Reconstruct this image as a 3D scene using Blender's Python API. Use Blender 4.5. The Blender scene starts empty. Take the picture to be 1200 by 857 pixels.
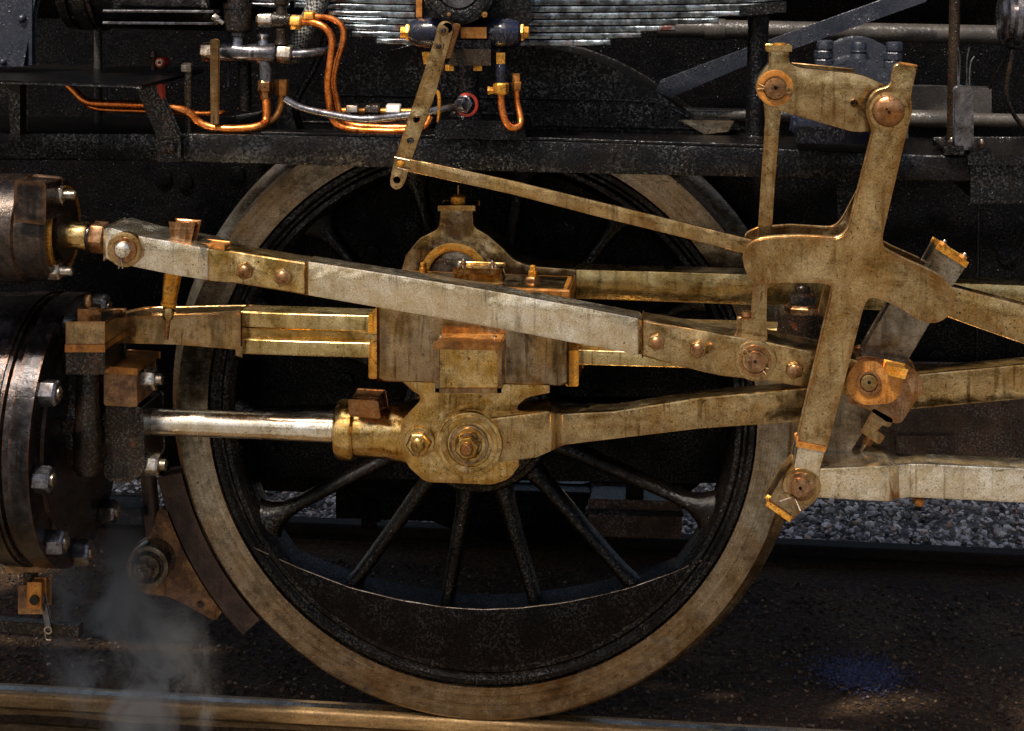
import bpy, bmesh, math, random
from mathutils import Vector, Matrix, Quaternion
from mathutils import noise as mnoise

random.seed(7)
sc = bpy.context.scene
COL = sc.collection

# ------------------------------------------------------------------ camera
W, H = 1200.0, 857.0
F, CX, CY = 2030.0, 600.0, 15.0            # focal length and principal point in photo pixels (shifted lens)
YAW, PITCH, ROLL = math.radians(6.0), math.radians(2.0), 0.010
DIST = 4.37                                  # metres from lens to the outer face of the wheel
WC0 = Vector((0, 0, 0.80))                  # wheel centre (wheel radius 0.80 m, rail top at z = 0)
fwd = Vector((-math.sin(YAW) * math.cos(PITCH), math.cos(YAW) * math.cos(PITCH), -math.sin(PITCH)))
right0 = Vector((math.cos(YAW), math.sin(YAW), 0))
up0 = right0.cross(fwd)
right = right0 * math.cos(ROLL) + up0 * math.sin(ROLL)
up = up0 * math.cos(ROLL) - right0 * math.sin(ROLL)
def ray(px, py):
    return fwd + right * ((px - CX) / F) - up * ((py - CY) / F)
_d = ray(560, 486)
_e = ray(204, 483); _g = ray(928, 483)
DIST = 1.6 / (_g.x / _g.y - _e.x / _e.y)   # so that the wheel measures 1.6 m across
CAM = WC0 - _d * (DIST / _d.y)
cam = bpy.data.cameras.new("camera")
cam_o = bpy.data.objects.new("camera", cam)
COL.objects.link(cam_o)
back = -fwd
cam_o.matrix_world = Matrix(((right.x, up.x, back.x, CAM.x), (right.y, up.y, back.y, CAM.y), (right.z, up.z, back.z, CAM.z), (0, 0, 0, 1)))
cam.sensor_fit = 'HORIZONTAL'; cam.sensor_width = 36.0
cam.lens = F / W * 36.0
cam.shift_x = (W / 2 - CX) / W
cam.shift_y = -(H / 2 - CY) / W
cam.clip_start = 0.05; cam.clip_end = 500
sc.camera = cam_o

# ------------------------------------------------------------------ light
SUN_DIR = Vector((-0.34, -0.66, 1.2)).normalized()      # towards the sun
world = bpy.data.worlds.new("World"); sc.world = world; world.use_nodes = True
wn = world.node_tree.nodes; wl = world.node_tree.links
bg = wn['Background']
sky = wn.new('ShaderNodeTexSky'); sky.sky_type = 'NISHITA'; sky.sun_disc = False
sky.sun_elevation = math.asin(SUN_DIR.z); sky.sun_rotation = math.atan2(SUN_DIR.x, SUN_DIR.y)
sky.air_density = 1.0; sky.dust_density = 6.0; sky.ozone_density = 1.0
wl.new(sky.outputs[0], bg.inputs[0]); bg.inputs[1].default_value = 0.075
sun = bpy.data.lights.new("sun", 'SUN'); sun.energy = 3.2; sun.angle = math.radians(4.0); sun.color = (1.0, 0.90, 0.76)
sun_o = bpy.data.objects.new("sun", sun); COL.objects.link(sun_o)
sun_o.rotation_euler = (-SUN_DIR).to_track_quat('-Z', 'Y').to_euler()
sun_o.location = (-3, -4, 7)
sc.view_settings.view_transform = 'Standard'; sc.view_settings.look = 'None'
sc.view_settings.exposure = 1.05; sc.view_settings.gamma = 1.0; sc.view_settings.use_curve_mapping = False
sc.cycles.use_denoising = True
sc.cycles.max_bounces = 6; sc.cycles.diffuse_bounces = 3; sc.cycles.glossy_bounces = 4
sc.cycles.transmission_bounces = 2; sc.cycles.volume_bounces = 0
sc.cycles.caustics_reflective = False; sc.cycles.caustics_refractive = False
sc.cycles.sample_clamp_indirect = 4.0

# ------------------------------------------------------------------ node materials
class N:
    """tiny helper for node trees"""
    def __init__(s, name):
        s.m = bpy.data.materials.new(name); s.m.use_nodes = True
        s.t = s.m.node_tree; s.n = s.t.nodes; s.l = s.t.links
        s.b = s.n['Principled BSDF']
        s.pos = s.n.new('ShaderNodeNewGeometry').outputs['Position']
        oi = s.n.new('ShaderNodeObjectInfo')
        s.rnd = oi.outputs['Random']
        cx = s.n.new('ShaderNodeCombineXYZ')                      # every piece gets its own bit of the pattern
        for k, f in ((0, 7.3), (1, 3.1), (2, 5.7)):
            m = s.n.new('ShaderNodeMath'); m.operation = 'MULTIPLY'; m.inputs[1].default_value = f
            s.l.new(s.rnd, m.inputs[0]); s.l.new(m.outputs[0], cx.inputs[k])
        va = s.n.new('ShaderNodeVectorMath'); va.operation = 'ADD'
        s.l.new(s.pos, va.inputs[0]); s.l.new(cx.outputs[0], va.inputs[1]); s.pos = va.outputs[0]
    def link(s, a, b): s.l.new(a, b)
    def mapping(s, scale, rot=(0, 0, 0)):
        m = s.n.new('ShaderNodeMapping'); m.inputs['Scale'].default_value = scale; m.inputs['Rotation'].default_value = rot
        s.link(s.pos, m.inputs['Vector']); return m.outputs[0]
    def noise(s, scale, detail=4, rough=0.6, vec=None, dist=0.0):
        n = s.n.new('ShaderNodeTexNoise'); n.inputs['Scale'].default_value = scale
        n.inputs['Detail'].default_value = detail; n.inputs['Roughness'].default_value = rough
        n.inputs['Distortion'].default_value = dist
        s.link(vec or s.pos, n.inputs['Vector']); return n.outputs['Fac']
    def voronoi(s, scale, feature='F1', out='Distance', vec=None, rand=1.0):
        n = s.n.new('ShaderNodeTexVoronoi'); n.feature = feature; n.inputs['Scale'].default_value = scale
        n.inputs['Randomness'].default_value = rand
        s.link(vec or s.pos, n.inputs['Vector']); return n.outputs[out]
    def ramp(s, fac, stops):
        r = s.n.new('ShaderNodeValToRGB'); e = r.color_ramp.elements
        while len(e) < len(stops): e.new(0.5)
        for i, (p, c) in enumerate(stops):
            e[i].position = p; e[i].color = (c[0], c[1], c[2], 1) if hasattr(c, '__len__') else (c, c, c, 1)
        s.link(fac, r.inputs[0]); return r.outputs[0]
    def mix(s, fac, a, b, mode='MIX'):
        m = s.n.new('ShaderNodeMix'); m.data_type = 'RGBA'; m.blend_type = mode
        for k, v in ((0, fac), (6, a), (7, b)):
            sock = m.inputs[k]
            if hasattr(v, 'links'): s.link(v, sock)
            elif hasattr(v, '__len__'): sock.default_value = (v[0], v[1], v[2], 1)
            else: sock.default_value = v if k == 0 else (v, v, v, 1)
        return m.outputs[2]
    def math(s, op, a, b=0.0, c=None):
        m = s.n.new('ShaderNodeMath'); m.operation = op
        for sock, v in zip(m.inputs, (a, b, c)):
            if v is None: continue
            if hasattr(v, 'links'): s.link(v, sock)
            else: sock.default_value = v
        return m.outputs[0]
    def bump(s, h, strength=0.3, dist=0.002, prev=None):
        b = s.n.new('ShaderNodeBump'); b.inputs['Strength'].default_value = strength; b.inputs['Distance'].default_value = dist
        s.link(h, b.inputs['Height'])
        if prev is not None: s.link(prev, b.inputs['Normal'])
        return b.outputs[0]
    def set(s, key, v):
        k = s.b.inputs[key]
        if hasattr(v, 'links'): s.link(v, k)
        elif hasattr(v, '__len__'): k.default_value = (v[0], v[1], v[2], 1)
        else: k.default_value = v

def metal(name, light, mid, dark, metallic=0.9, rough=(0.16, 0.36), big=6.0, grime=(0.030, 0.017, 0.007), grime_amt=0.6, streak=0.5, bumps=0.12, edge=(0.24, 0.095, 0.022), edge_amt=0.65, warm=(0.52, 0.30, 0.08), warm_amt=0.5, grain=0.38, wave=0.55, thin_amt=0.7, circ=False):
    """oily worn steel: cloudy stains, runs, rusty edges, scratches along the piece, few pits, broad uneven sheen"""
    s = N(name)
    big_n = s.noise(big, 7, 0.68, dist=1.0)
    mid_n = s.noise(34.0, 6, 0.7)
    fine = s.noise(300.0, 3, 0.6)
    run = s.noise(4.0, 4, 0.6, vec=s.mapping((5.0, 5.0, 1.0)))
    scr = s.noise(30.0, 2, 0.5, vec=s.mapping((0.35, 1.0, 9.0), (0.0, 0.16, 0.0)))
    f = s.math('ADD', s.math('MULTIPLY', big_n, 0.6), s.math('MULTIPLY', mid_n, 0.4))
    col = s.ramp(f, [(0.37, dark), (0.47, mid), (0.57, light)])
    hue = s.ramp(s.noise(4.5, 5, 0.65, dist=0.8), [(0.42, 0.0), (0.60, 1.0)])
    col = s.mix(s.math('MULTIPLY', hue, warm_amt), col, warm)
    col = s.mix(s.math('MULTIPLY', s.ramp(run, [(0.50, 0.0), (0.62, 1.0)]), 0.55 * streak), col, dark)
    col = s.mix(s.math('MULTIPLY', s.ramp(run, [(0.36, 1.0), (0.46, 0.0)]), 0.45 * streak), col, light)
    thin = s.math('MULTIPLY', s.ramp(s.noise(5.0, 3, 0.6, vec=s.mapping((16.0, 16.0, 1.1))), [(0.55, 0.0), (0.66, 1.0)]), s.ramp(s.noise(9.0, 4, 0.6), [(0.42, 0.0), (0.58, 1.0)]))
    col = s.mix(s.math('MULTIPLY', thin, thin_amt), col, tuple(c * 0.55 for c in dark))
    g = s.ramp(s.math('ADD', s.math('MULTIPLY', big_n, 0.35), s.math('MULTIPLY', s.noise(15.0, 7, 0.8), 0.65)), [(0.52, 0.0), (0.63, 1.0)])
    col = s.mix(s.math('MULTIPLY', g, min(1.0, grime_amt * 1.35)), col, grime)
    pits = s.ramp(s.noise(150.0, 3, 0.6), [(0.32, 1.0), (0.37, 0.0)])
    col = s.mix(s.math('MULTIPLY', pits, 0.8), col, tuple(c * 0.25 for c in dark))
    col = s.mix(grain, col, s.ramp(fine, [(0.36, 0.4), (0.5, 1.0), (0.64, 1.6)]), 'MULTIPLY')
    if circ:                                                     # turning marks round the axle
        tc = s.n.new('ShaderNodeTexCoord'); sx = s.n.new('ShaderNodeSeparateXYZ'); s.link(tc.outputs['Object'], sx.inputs[0])
        rad = s.math('SQRT', s.math('ADD', s.math('MULTIPLY', sx.outputs[0], sx.outputs[0]), s.math('MULTIPLY', sx.outputs[2], sx.outputs[2])))
        cv = s.n.new('ShaderNodeCombineXYZ'); s.link(rad, cv.inputs[0]); s.link(s.math('MULTIPLY', s.noise(2.0, 2, 0.5), 0.02), cv.inputs[1])
        tm = s.noise(150.0, 3, 0.7, vec=cv.outputs[0])
        col = s.mix(0.8, col, s.ramp(tm, [(0.32, 0.5), (0.5, 1.0), (0.68, 1.4)]), 'MULTIPLY')
    if edge_amt > 0:
        bv = s.n.new('ShaderNodeBevel'); bv.samples = 3; bv.inputs['Radius'].default_value = 0.012
        ge = s.n.new('ShaderNodeNewGeometry')
        dt = s.n.new('ShaderNodeVectorMath'); dt.operation = 'DOT_PRODUCT'
        s.link(bv.outputs[0], dt.inputs[0]); s.link(ge.outputs['True Normal'], dt.inputs[1])
        em = s.ramp(dt.outputs['Value'], [(0.86, 1.0), (0.995, 0.0)])
        em = s.math('MULTIPLY', em, s.ramp(s.noise(20.0, 6, 0.75), [(0.36, 0.0), (0.54, 1.0)]))
        col = s.mix(s.math('MULTIPLY', em, edge_amt), col, edge)
    s.set('Base Color', col)
    s.set('Metallic', s.math('SUBTRACT', metallic, s.math('MULTIPLY', g, 0.25)))
    r = s.n.new('ShaderNodeMapRange'); s.link(s.math('ADD', s.math('MULTIPLY', mid_n, 0.6), s.math('MULTIPLY', scr, 0.4)), r.inputs[0])
    r.inputs[1].default_value = 0.38; r.inputs[2].default_value = 0.62; r.inputs[3].default_value = rough[0]; r.inputs[4].default_value = rough[1]
    s.set('Roughness', r.outputs[0])
    n0 = s.bump(s.noise(5.5, 3, 0.5, dist=0.4), wave, 0.024)
    n1 = s.bump(fine, bumps, 0.0015, n0)
    n2 = s.bump(mid_n, bumps, 0.003, n1)
    n3 = s.bump(scr, bumps * 0.3, 0.001, n2)
    s.set('Normal', n3)
    return s.m

def blackpaint(name, base=(0.010, 0.010, 0.012), tint=(0.022, 0.016, 0.011), rough=(0.22, 0.5), bumps=0.5, spec=0.5, rust=0.0, rustcol=(0.16, 0.05, 0.015)):
    """oily wet black paint with a lumpy skin of soot and grease"""
    s = N(name)
    big = s.noise(9.0, 5, 0.65)
    mid = s.noise(70.0, 4, 0.7)
    fine = s.noise(260.0, 3, 0.65)
    drops = s.voronoi(240.0)
    col = s.mix(s.ramp(big, [(0.40, 0.0), (0.62, 1.0)]), base, tint)
    if rust > 0:
        rr = s.ramp(s.math('ADD', s.math('MULTIPLY', s.noise(24.0, 5, 0.7), 0.6), s.math('MULTIPLY', fine, 0.4)), [(0.56 , 0.0), (0.64, 1.0)])
        col = s.mix(s.math('MULTIPLY', rr, rust), col, rustcol)
    spk = s.ramp(s.noise(520.0, 2, 0.6), [(0.64, 0.0), (0.74, 1.0)])
    col = s.mix(s.math('MULTIPLY', spk, 0.25), col, (0.20, 0.18, 0.16))
    s.set('Base Color', col)
    wet = s.math('MULTIPLY', s.ramp(s.noise(180.0, 3, 0.65), [(0.50, 0.0), (0.60, 1.0)]), s.ramp(s.noise(11.0, 4, 0.65), [(0.40, 0.15), (0.58, 1.0)]))
    s.set('Specular IOR Level', s.math('ADD', spec * 0.45, s.math('MULTIPLY', wet, min(1.0, spec * 2.6))))
    r = s.n.new('ShaderNodeMapRange'); s.link(s.math('ADD', s.math('MULTIPLY', mid, 0.5), s.math('MULTIPLY', fine, 0.5)), r.inputs[0]); r.inputs[1].default_value = 0.40; r.inputs[2].default_value = 0.60
    r.inputs[3].default_value = rough[0]; r.inputs[4].default_value = rough[1]
    s.set('Roughness', r.outputs[0])
    v = s.n.new('ShaderNodeTexVoronoi'); v.inputs['Scale'].default_value = 130.0; s.link(s.pos, v.inputs['Vector'])
    sp = s.n.new('ShaderNodeSeparateColor'); s.link(v.outputs['Color'], sp.inputs[0])
    drop = s.math('MULTIPLY', s.ramp(v.outputs['Distance'], [(0.0, 1.0), (0.38, 0.0)]), s.ramp(sp.outputs[0], [(0.80, 0.0), (0.86, 1.0)]))
    n1 = s.bump(fine, bumps * 0.7, 0.003)
    n2 = s.bump(drop, bumps * 1.2, 0.004, n1)
    n3 = s.bump(s.noise(14.0, 4, 0.6), bumps * 0.35, 0.012, n2)
    s.set('Normal', n3)
    return s.m

M = {}
M['rod'] = metal('bright_rod_steel', (0.98, 0.92, 0.79), (0.74, 0.65, 0.49), (0.46, 0.36, 0.23), 0.96, (0.11, 0.24), 5.0, grime_amt=0.35, streak=0.3, warm=(0.62, 0.42, 0.15), warm_amt=0.45, grain=0.42)
M['bar'] = metal('aged_slide_bar_steel', (0.6283, 0.5029, 0.2584), (0.457, 0.3381, 0.136), (0.2094, 0.13, 0.0408), 0.92, (0.2, 0.34), 6.0, grime_amt=0.35, streak=0.5, edge_amt=0.35)
M['gold'] = metal('oily_golden_steel', (0.7344, 0.561, 0.2788), (0.4223, 0.272, 0.09061), (0.1193, 0.05525, 0.01255), 0.97, (0.11, 0.25), 7.0, grime_amt=0.6, warm=(0.66, 0.36, 0.06), warm_amt=0.5)
M['tan'] = metal('tan_worn_steel', (0.5484, 0.4113, 0.2131), (0.3548, 0.2424, 0.1094), (0.1936, 0.0964, 0.0276), 0.96, (0.11, 0.24), 6.0, grime_amt=0.32, streak=0.4, warm=(0.48, 0.26, 0.06), warm_amt=0.4, grain=0.42)
M['brown'] = metal('brown_stained_steel', (0.425, 0.3315, 0.221), (0.2125, 0.1445, 0.0765), (0.05525, 0.0306, 0.01275), 0.96, (0.12, 0.26), 7.0, grime_amt=0.5, streak=0.9)
M['dull'] = metal('dull_grey_steel', (0.34, 0.29, 0.22), (0.17, 0.135, 0.095), (0.05, 0.036, 0.022), 0.92, (0.18, 0.36), 6.0, grime_amt=0.5, edge_amt=0.2, warm_amt=0.1)
M['silver'] = metal('polished_piston_steel', (0.86, 0.82, 0.73), (0.74, 0.66, 0.53), (0.42, 0.33, 0.20), 0.97, (0.20, 0.32), 5.0, grime_amt=0.2, bumps=0.07, edge_amt=0, warm=(0.7, 0.52, 0.25), warm_amt=0.35, grain=0.2, wave=0.05)
M['tyre'] = metal('worn_tyre_steel', (0.32, 0.276, 0.208), (0.192, 0.156, 0.108), (0.068, 0.048, 0.0288), 0.92, (0.16, 0.32), 4.0, grime_amt=0.6, thin_amt=0.0, wave=0.25, circ=True, streak=0.0, edge_amt=0.5, warm=(0.34, 0.20, 0.08), warm_amt=0.35, grain=0.42)
M['nut'] = metal('bare_nut_steel', (0.58, 0.54, 0.47), (0.36, 0.31, 0.25), (0.13, 0.09, 0.06), 0.92, (0.16, 0.34), 14.0, grime_amt=0.5, edge_amt=0.3, warm_amt=0.15)
M['copper'] = metal('copper_pipe', (0.95, 0.32, 0.08), (0.72, 0.17, 0.03), (0.24, 0.04, 0.010), 0.92, (0.16, 0.34), 16.0, grime=(0.035, 0.015, 0.010), grime_amt=0.75, bumps=0.1, edge_amt=0, warm=(0.9, 0.3, 0.05))
M['brass'] = metal('old_brass', (0.88, 0.46, 0.09), (0.58, 0.25, 0.035), (0.22, 0.075, 0.012), 0.80, (0.18, 0.38), 12.0, grime_amt=0.6, bumps=0.12, edge_amt=0, warm=(0.9, 0.38, 0.03))
M['bush'] = metal('bearing_bronze', (1.0, 0.60, 0.14), (0.85, 0.42, 0.06), (0.5, 0.2, 0.03), 0.6, (0.2, 0.4), 12.0, grime_amt=0.2, edge_amt=0, warm=(0.95, 0.45, 0.06))
M['rustpin'] = metal('rusty_pin_steel', (0.40, 0.25, 0.14), (0.23, 0.115, 0.05), (0.075, 0.033, 0.015), 0.9, (0.16, 0.36), 16.0, grime_amt=0.45, warm=(0.42, 0.16, 0.04))
M['rust'] = metal('orange_rust', (0.62, 0.28, 0.07), (0.38, 0.14, 0.025), (0.10, 0.035, 0.010), 0.6, (0.3, 0.52), 16.0, grime_amt=0.6, warm=(0.60, 0.23, 0.03))
M['rustdark'] = metal('scorched_rusty_iron', (0.34, 0.17, 0.07), (0.12, 0.055, 0.024), (0.022, 0.012, 0.008), 0.4, (0.4, 0.65), 10.0, grime=(0.012, 0.009, 0.007), grime_amt=0.8, bumps=0.6, edge_amt=0.5)
M['brake'] = metal('brake_block_iron', (0.078, 0.045, 0.0336), (0.042, 0.024, 0.018), (0.0144, 0.0084, 0.006), 0.3, (0.4, 0.65), 10.0, grime_amt=0.6, edge_amt=0.1, warm_amt=0.05)
M['black'] = blackpaint('wet_black_paint', (0.0016, 0.0019, 0.0028), (0.0042, 0.003, 0.0024), (0.07, 0.26), 0.85, 0.30)
M['soot'] = blackpaint('sooty_black_plate', (0.0014, 0.0015, 0.0022), (0.0022, 0.0018, 0.0018), (0.16, 0.45), 0.5, 0.10)
M['wheelblack'] = blackpaint('wheel_black_paint', (0.0014, 0.0012, 0.0014), (0.0044, 0.0028, 0.002), (0.08, 0.28), 0.75, 0.34)
M['ledge'] = blackpaint('sooty_brown_counterweight', (0.0030, 0.0022, 0.0018), (0.006, 0.0038, 0.0026), (0.34, 0.6), 0.45, 0.15)
M['greasy'] = blackpaint('greasy_black_iron', (0.005, 0.004, 0.0035), (0.020, 0.012, 0.006), (0.05, 0.25), 0.55, 0.42, rust=0.4)
M['blue'] = blackpaint('blue_black_enamel', (0.005, 0.007, 0.022), (0.008, 0.008, 0.012), (0.08, 0.24), 0.2, 0.5)
M['slate'] = blackpaint('slate_grey_paint', (0.012, 0.01456, 0.0228), (0.0225, 0.02496, 0.0336), (0.2, 0.42), 0.4, 0.4)
M['pipegrey'] = blackpaint('dark_grey_pipe_paint', (0.030, 0.028, 0.027), (0.055, 0.048, 0.042), (0.2, 0.4), 0.25, 0.4)
M['spring'] = metal('blued_spring_steel', (0.30, 0.35, 0.38), (0.08, 0.092, 0.10), (0.014, 0.009, 0.008), 0.9, (0.14, 0.30), 9.0, grime=(0.10, 0.022, 0.008), grime_amt=0.7, edge_amt=0, warm_amt=0, streak=0.2)
M['conduit'] = metal('steel_conduit', (0.22, 0.225, 0.25), (0.10, 0.10, 0.115), (0.022, 0.020, 0.022), 0.9, (0.14, 0.32), 12.0, grime_amt=0.5, edge_amt=0, warm_amt=0.05)
M['ash'] = blackpaint('ashpan_brown_black', (0.024, 0.014, 0.009), (0.060, 0.034, 0.021), (0.25, 0.45), 0.8, 0.35, rust=0.4)
M['cladding'] = metal('cylinder_cladding', (0.0364, 0.03444, 0.0385), (0.01365, 0.01218, 0.01309), (0.00637, 0.0042, 0.00308), 0.75, (0.12, 0.30), 8.0, grime=(0.10, 0.030, 0.008), grime_amt=0.35, bumps=0.45, edge_amt=0.25, warm_amt=0.0)
M['chest'] = metal('valve_chest_iron', (0.048, 0.033, 0.0252), (0.0168, 0.0114, 0.009), (0.0048, 0.0036, 0.003), 0.6, (0.14, 0.34), 12.0, grime_amt=0.5, bumps=0.5, edge_amt=0.3, warm_amt=0.0)

def rail_mat():
    s = N('rusty_rail_steel')
    n = s.noise(14.0, 5, 0.7, vec=s.mapping((0.5, 3.0, 3.0)))
    f = s.noise(160.0, 4, 0.7)
    col = s.ramp(s.math('ADD', s.math('MULTIPLY', n, 0.6), s.math('MULTIPLY', f, 0.4)), [(0.36, (0.07, 0.04, 0.02)), (0.5, (0.22, 0.13, 0.05)), (0.62, (0.36, 0.24, 0.10))])
    s.set('Base Color', col); s.set('Roughness', 0.55); s.set('Metallic', 0.45)
    s.set('Normal', s.bump(f, 0.4, 0.003)); return s.m
M['rail'] = rail_mat()

def ground_mat(name, a, b, c, scale=60.0):
    s = N(name)
    n = s.noise(scale, 6, 0.75); big = s.noise(1.7, 4, 0.6); v = s.voronoi(scale * 1.6, out='Color')
    f = s.noise(scale * 7, 3, 0.7)
    col = s.ramp(s.math('ADD', s.math('MULTIPLY', n, 0.7), s.math('MULTIPLY', big, 0.3)), [(0.36, a), (0.5, b), (0.64, c)])
    col = s.mix(0.8, col, s.ramp(f, [(0.3, 0.35), (0.55, 1.0), (0.72, 1.7)]), 'MULTIPLY')
    s.set('Base Color', col); s.set('Roughness', 0.9); s.set('Specular IOR Level', 0.25)
    s.set('Normal', s.bump(f, 0.8, 0.006, s.bump(n, 0.8, 0.015))); return s.m
M['dirt'] = ground_mat('sooty_cinder_ground', (0.008, 0.004, 0.0015), (0.055, 0.028, 0.011), (0.18, 0.098, 0.042))
M['sand'] = ground_mat('sandy_ground', (0.075, 0.045, 0.018), (0.17, 0.105, 0.042), (0.28, 0.19, 0.09))
def stone_mat(name, cols, rough=0.75):
    s = N(name)
    at = s.n.new('ShaderNodeAttribute'); at.attribute_name = 'tone'
    col = s.ramp(at.outputs['Fac'], cols)
    col = s.mix(0.6, col, s.ramp(s.noise(260.0, 3, 0.6), [(0.3, 0.5), (0.7, 1.4)]), 'MULTIPLY')
    s.set('Base Color', col); s.set('Roughness', rough); return s.m
M['gravel'] = stone_mat('mixed_gravel', [(0.0, (0.04, 0.033, 0.028)), (0.3, (0.25, 0.22, 0.21)), (0.6, (0.50, 0.46, 0.43)), (0.85, (0.72, 0.66, 0.60)), (1.0, (0.36, 0.19, 0.10))])
M['skylight_blue'] = stone_mat('skylit_chippings', [(0.0, (0.008, 0.010, 0.030)), (0.6, (0.025, 0.030, 0.085)), (1.0, (0.05, 0.06, 0.14))])  # blue put into the stones for skylight on the ground
M['grit'] = stone_mat('sooty_grit', [(0.0, (0.006, 0.005, 0.004)), (0.5, (0.026, 0.014, 0.007)), (0.85, (0.09, 0.052, 0.027)), (1.0, (0.22, 0.14, 0.08))])
M['rail_shaded'] = ground_mat('shade_dark_rail', (0.0033, 0.00187, 0.00099), (0.0132, 0.00715, 0.003575), (0.0385, 0.022, 0.01045), 50.0)  # the far rail's shade, put into its colour
M['reflected_ground'] = ground_mat('reflected_grey_ground', (0.05, 0.047, 0.043), (0.15, 0.14, 0.125), (0.30, 0.28, 0.25), 6.0)  # grey made up for the unseen ground that the steel reflects
s = N('white_fitting'); s.set('Base Color', s.mix(s.noise(120.0), (0.75, 0.72, 0.66), (0.45, 0.42, 0.36))); s.set('Roughness', 0.4); s.set('Metallic', 0.5); M['white'] = s.m
s = N('braided_hose')
w1 = s.n.new('ShaderNodeTexChecker'); w1.inputs['Scale'].default_value = 170; s.link(s.mapping((1, 1, 1), (0.4, 0.78, 0.3)), w1.inputs['Vector'])
s.set('Base Color', s.mix(w1.outputs['Fac'], (0.02, 0.02, 0.02), (0.28, 0.27, 0.25))); s.set('Roughness', 0.45); s.set('Metallic', 0.4)
s.set('Normal', s.bump(w1.outputs['Fac'], 0.8, 0.004)); M['braid'] = s.m
s = N('red_paint'); s.set('Base Color', s.mix(s.noise(60.0), (0.55, 0.04, 0.015), (0.30, 0.03, 0.012))); s.set('Roughness', 0.45); M['red'] = s.m

# ------------------------------------------------------------------ building helpers
def P(px, py, Y):
    d = ray(px, py); return CAM + d * ((Y - CAM.y) / d.y)
def PZ(px, py, Z):
    d = ray(px, py); return CAM + d * ((Z - CAM.z) / d.z)
def S(Y):                                    # metres per photo pixel in the plane y = Y
    return (Y - CAM.y) / F / math.cos(YAW) / math.cos(PITCH)
CEN, BOX = {}, {}

def thing(name, label, cat, group=None, kind=None):
    o = bpy.data.objects.new(name, None); COL.objects.link(o); o.empty_display_size = 0.05
    o['label'] = label; o['category'] = cat
    if group: o['group'] = group
    return o

def make(name, bm, mat, parent=None, bevel=0.0, sharp=38, segs=2, props=None):
    if bevel > 0:
        bmesh.ops.remove_doubles(bm, verts=bm.verts, dist=1e-5)
        bm.normal_update()
        ed = [e for e in bm.edges if len(e.link_faces) == 2 and e.calc_face_angle(0) > math.radians(32)]
        try: bmesh.ops.bevel(bm, geom=ed, offset=bevel, offset_type='OFFSET', segments=segs, profile=0.6, affect='EDGES', clamp_overlap=True)
        except Exception as ex: print('bevel', name, ex)
    bmesh.ops.recalc_face_normals(bm, faces=bm.faces)
    me = bpy.data.meshes.new(name)
    lo = Vector((min(v.co.x for v in bm.verts), min(v.co.y for v in bm.verts), min(v.co.z for v in bm.verts)))
    hi = Vector((max(v.co.x for v in bm.verts), max(v.co.y for v in bm.verts), max(v.co.z for v in bm.verts)))
    c = (lo + hi) / 2
    for v in bm.verts: v.co -= c
    for f in bm.faces: f.smooth = True
    bm.to_mesh(me); bm.free()
    me.set_sharp_from_angle(angle=math.radians(sharp))
    me.materials.append(M[mat])
    o = bpy.data.objects.new(name, me); COL.objects.link(o)
    o.parent = parent
    CEN[o.name] = c; BOX[o.name] = (lo, hi)
    for k, v in (props or {}).items(): o[k] = v
    return o

def tag(o, label, cat=None, group=None, kind=None):
    if label: o['label'] = label
    if cat: o['category'] = cat
    if group: o['group'] = group
    if kind: o['kind'] = kind
    return o

def fillet(pts, n=5):
    out = []; k = len(pts)
    for i in range(k):
        p = pts[i]
        if len(p) < 3 or p[2] <= 0: out.append((p[0], p[1])); continue
        a = Vector(pts[i - 1][:2]); b = Vector(p[:2]); c = Vector(pts[(i + 1) % k][:2])
        u = (a - b); v = (c - b)
        r = min(p[2], u.length * 0.48, v.length * 0.48)
        s0 = b + u.normalized() * r; s1 = b + v.normalized() * r
        for j in range(n + 1):
            t = j / n; q = s0 * (1 - t) ** 2 + b * 2 * t * (1 - t) + s1 * t * t
            out.append((q.x, q.y))
    return out

def smooth_loop(pts, sub=3):
    out = []; n = len(pts)
    for i in range(n):
        p0, p1, p2, p3 = (Vector(pts[(i + j - 1) % n][:2]) for j in range(4))
        for k in range(sub):
            t = k / sub
            q = 0.5 * ((2 * p1) + (p2 - p0) * t + (2 * p0 - 5 * p1 + 4 * p2 - p3) * t * t + (3 * p1 - p0 - 3 * p2 + p3) * t ** 3)
            out.append((q.x, q.y))
    return out

def circ_px(cx, cy, r, a0=0, a1=360, n=24):
    full = abs(a1 - a0) >= 360
    return [(cx + r * math.cos(math.radians(a0 + (a1 - a0) * i / (n if full else n - 1))), cy + r * math.sin(math.radians(a0 + (a1 - a0) * i / (n if full else n - 1)))) for i in range(n)]

def prism(world_pts, Yf, Yb, holes=(), bm=None):
    """outline given as world x,z points, extruded from Yf to Yb; holes are lists of world points"""
    bm = bm or bmesh.new()
    loops = [world_pts] + list(holes)
    allf, allb = [], []
    for L in loops:
        f = [bm.verts.new((p.x, Yf, p.z)) for p in L]; b = [bm.verts.new((p.x, Yb, p.z)) for p in L]
        allf.append(f); allb.append(b)
        n = len(L)
        for i in range(n):
            j = (i + 1) % n; bm.faces.new((f[i], f[j], b[j], b[i]))
    if not holes:
        bm.faces.new(allf[0]); bm.faces.new(list(reversed(allb[0])))
    else:
        for grp in (allf, allb):
            ed = []
            for L in grp:
                for i in range(len(L)): ed.append(bm.edges.get((L[i], L[(i + 1) % len(L)])))
            bmesh.ops.triangle_fill(bm, use_beauty=True, use_dissolve=False, edges=ed)
    return bm

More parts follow.
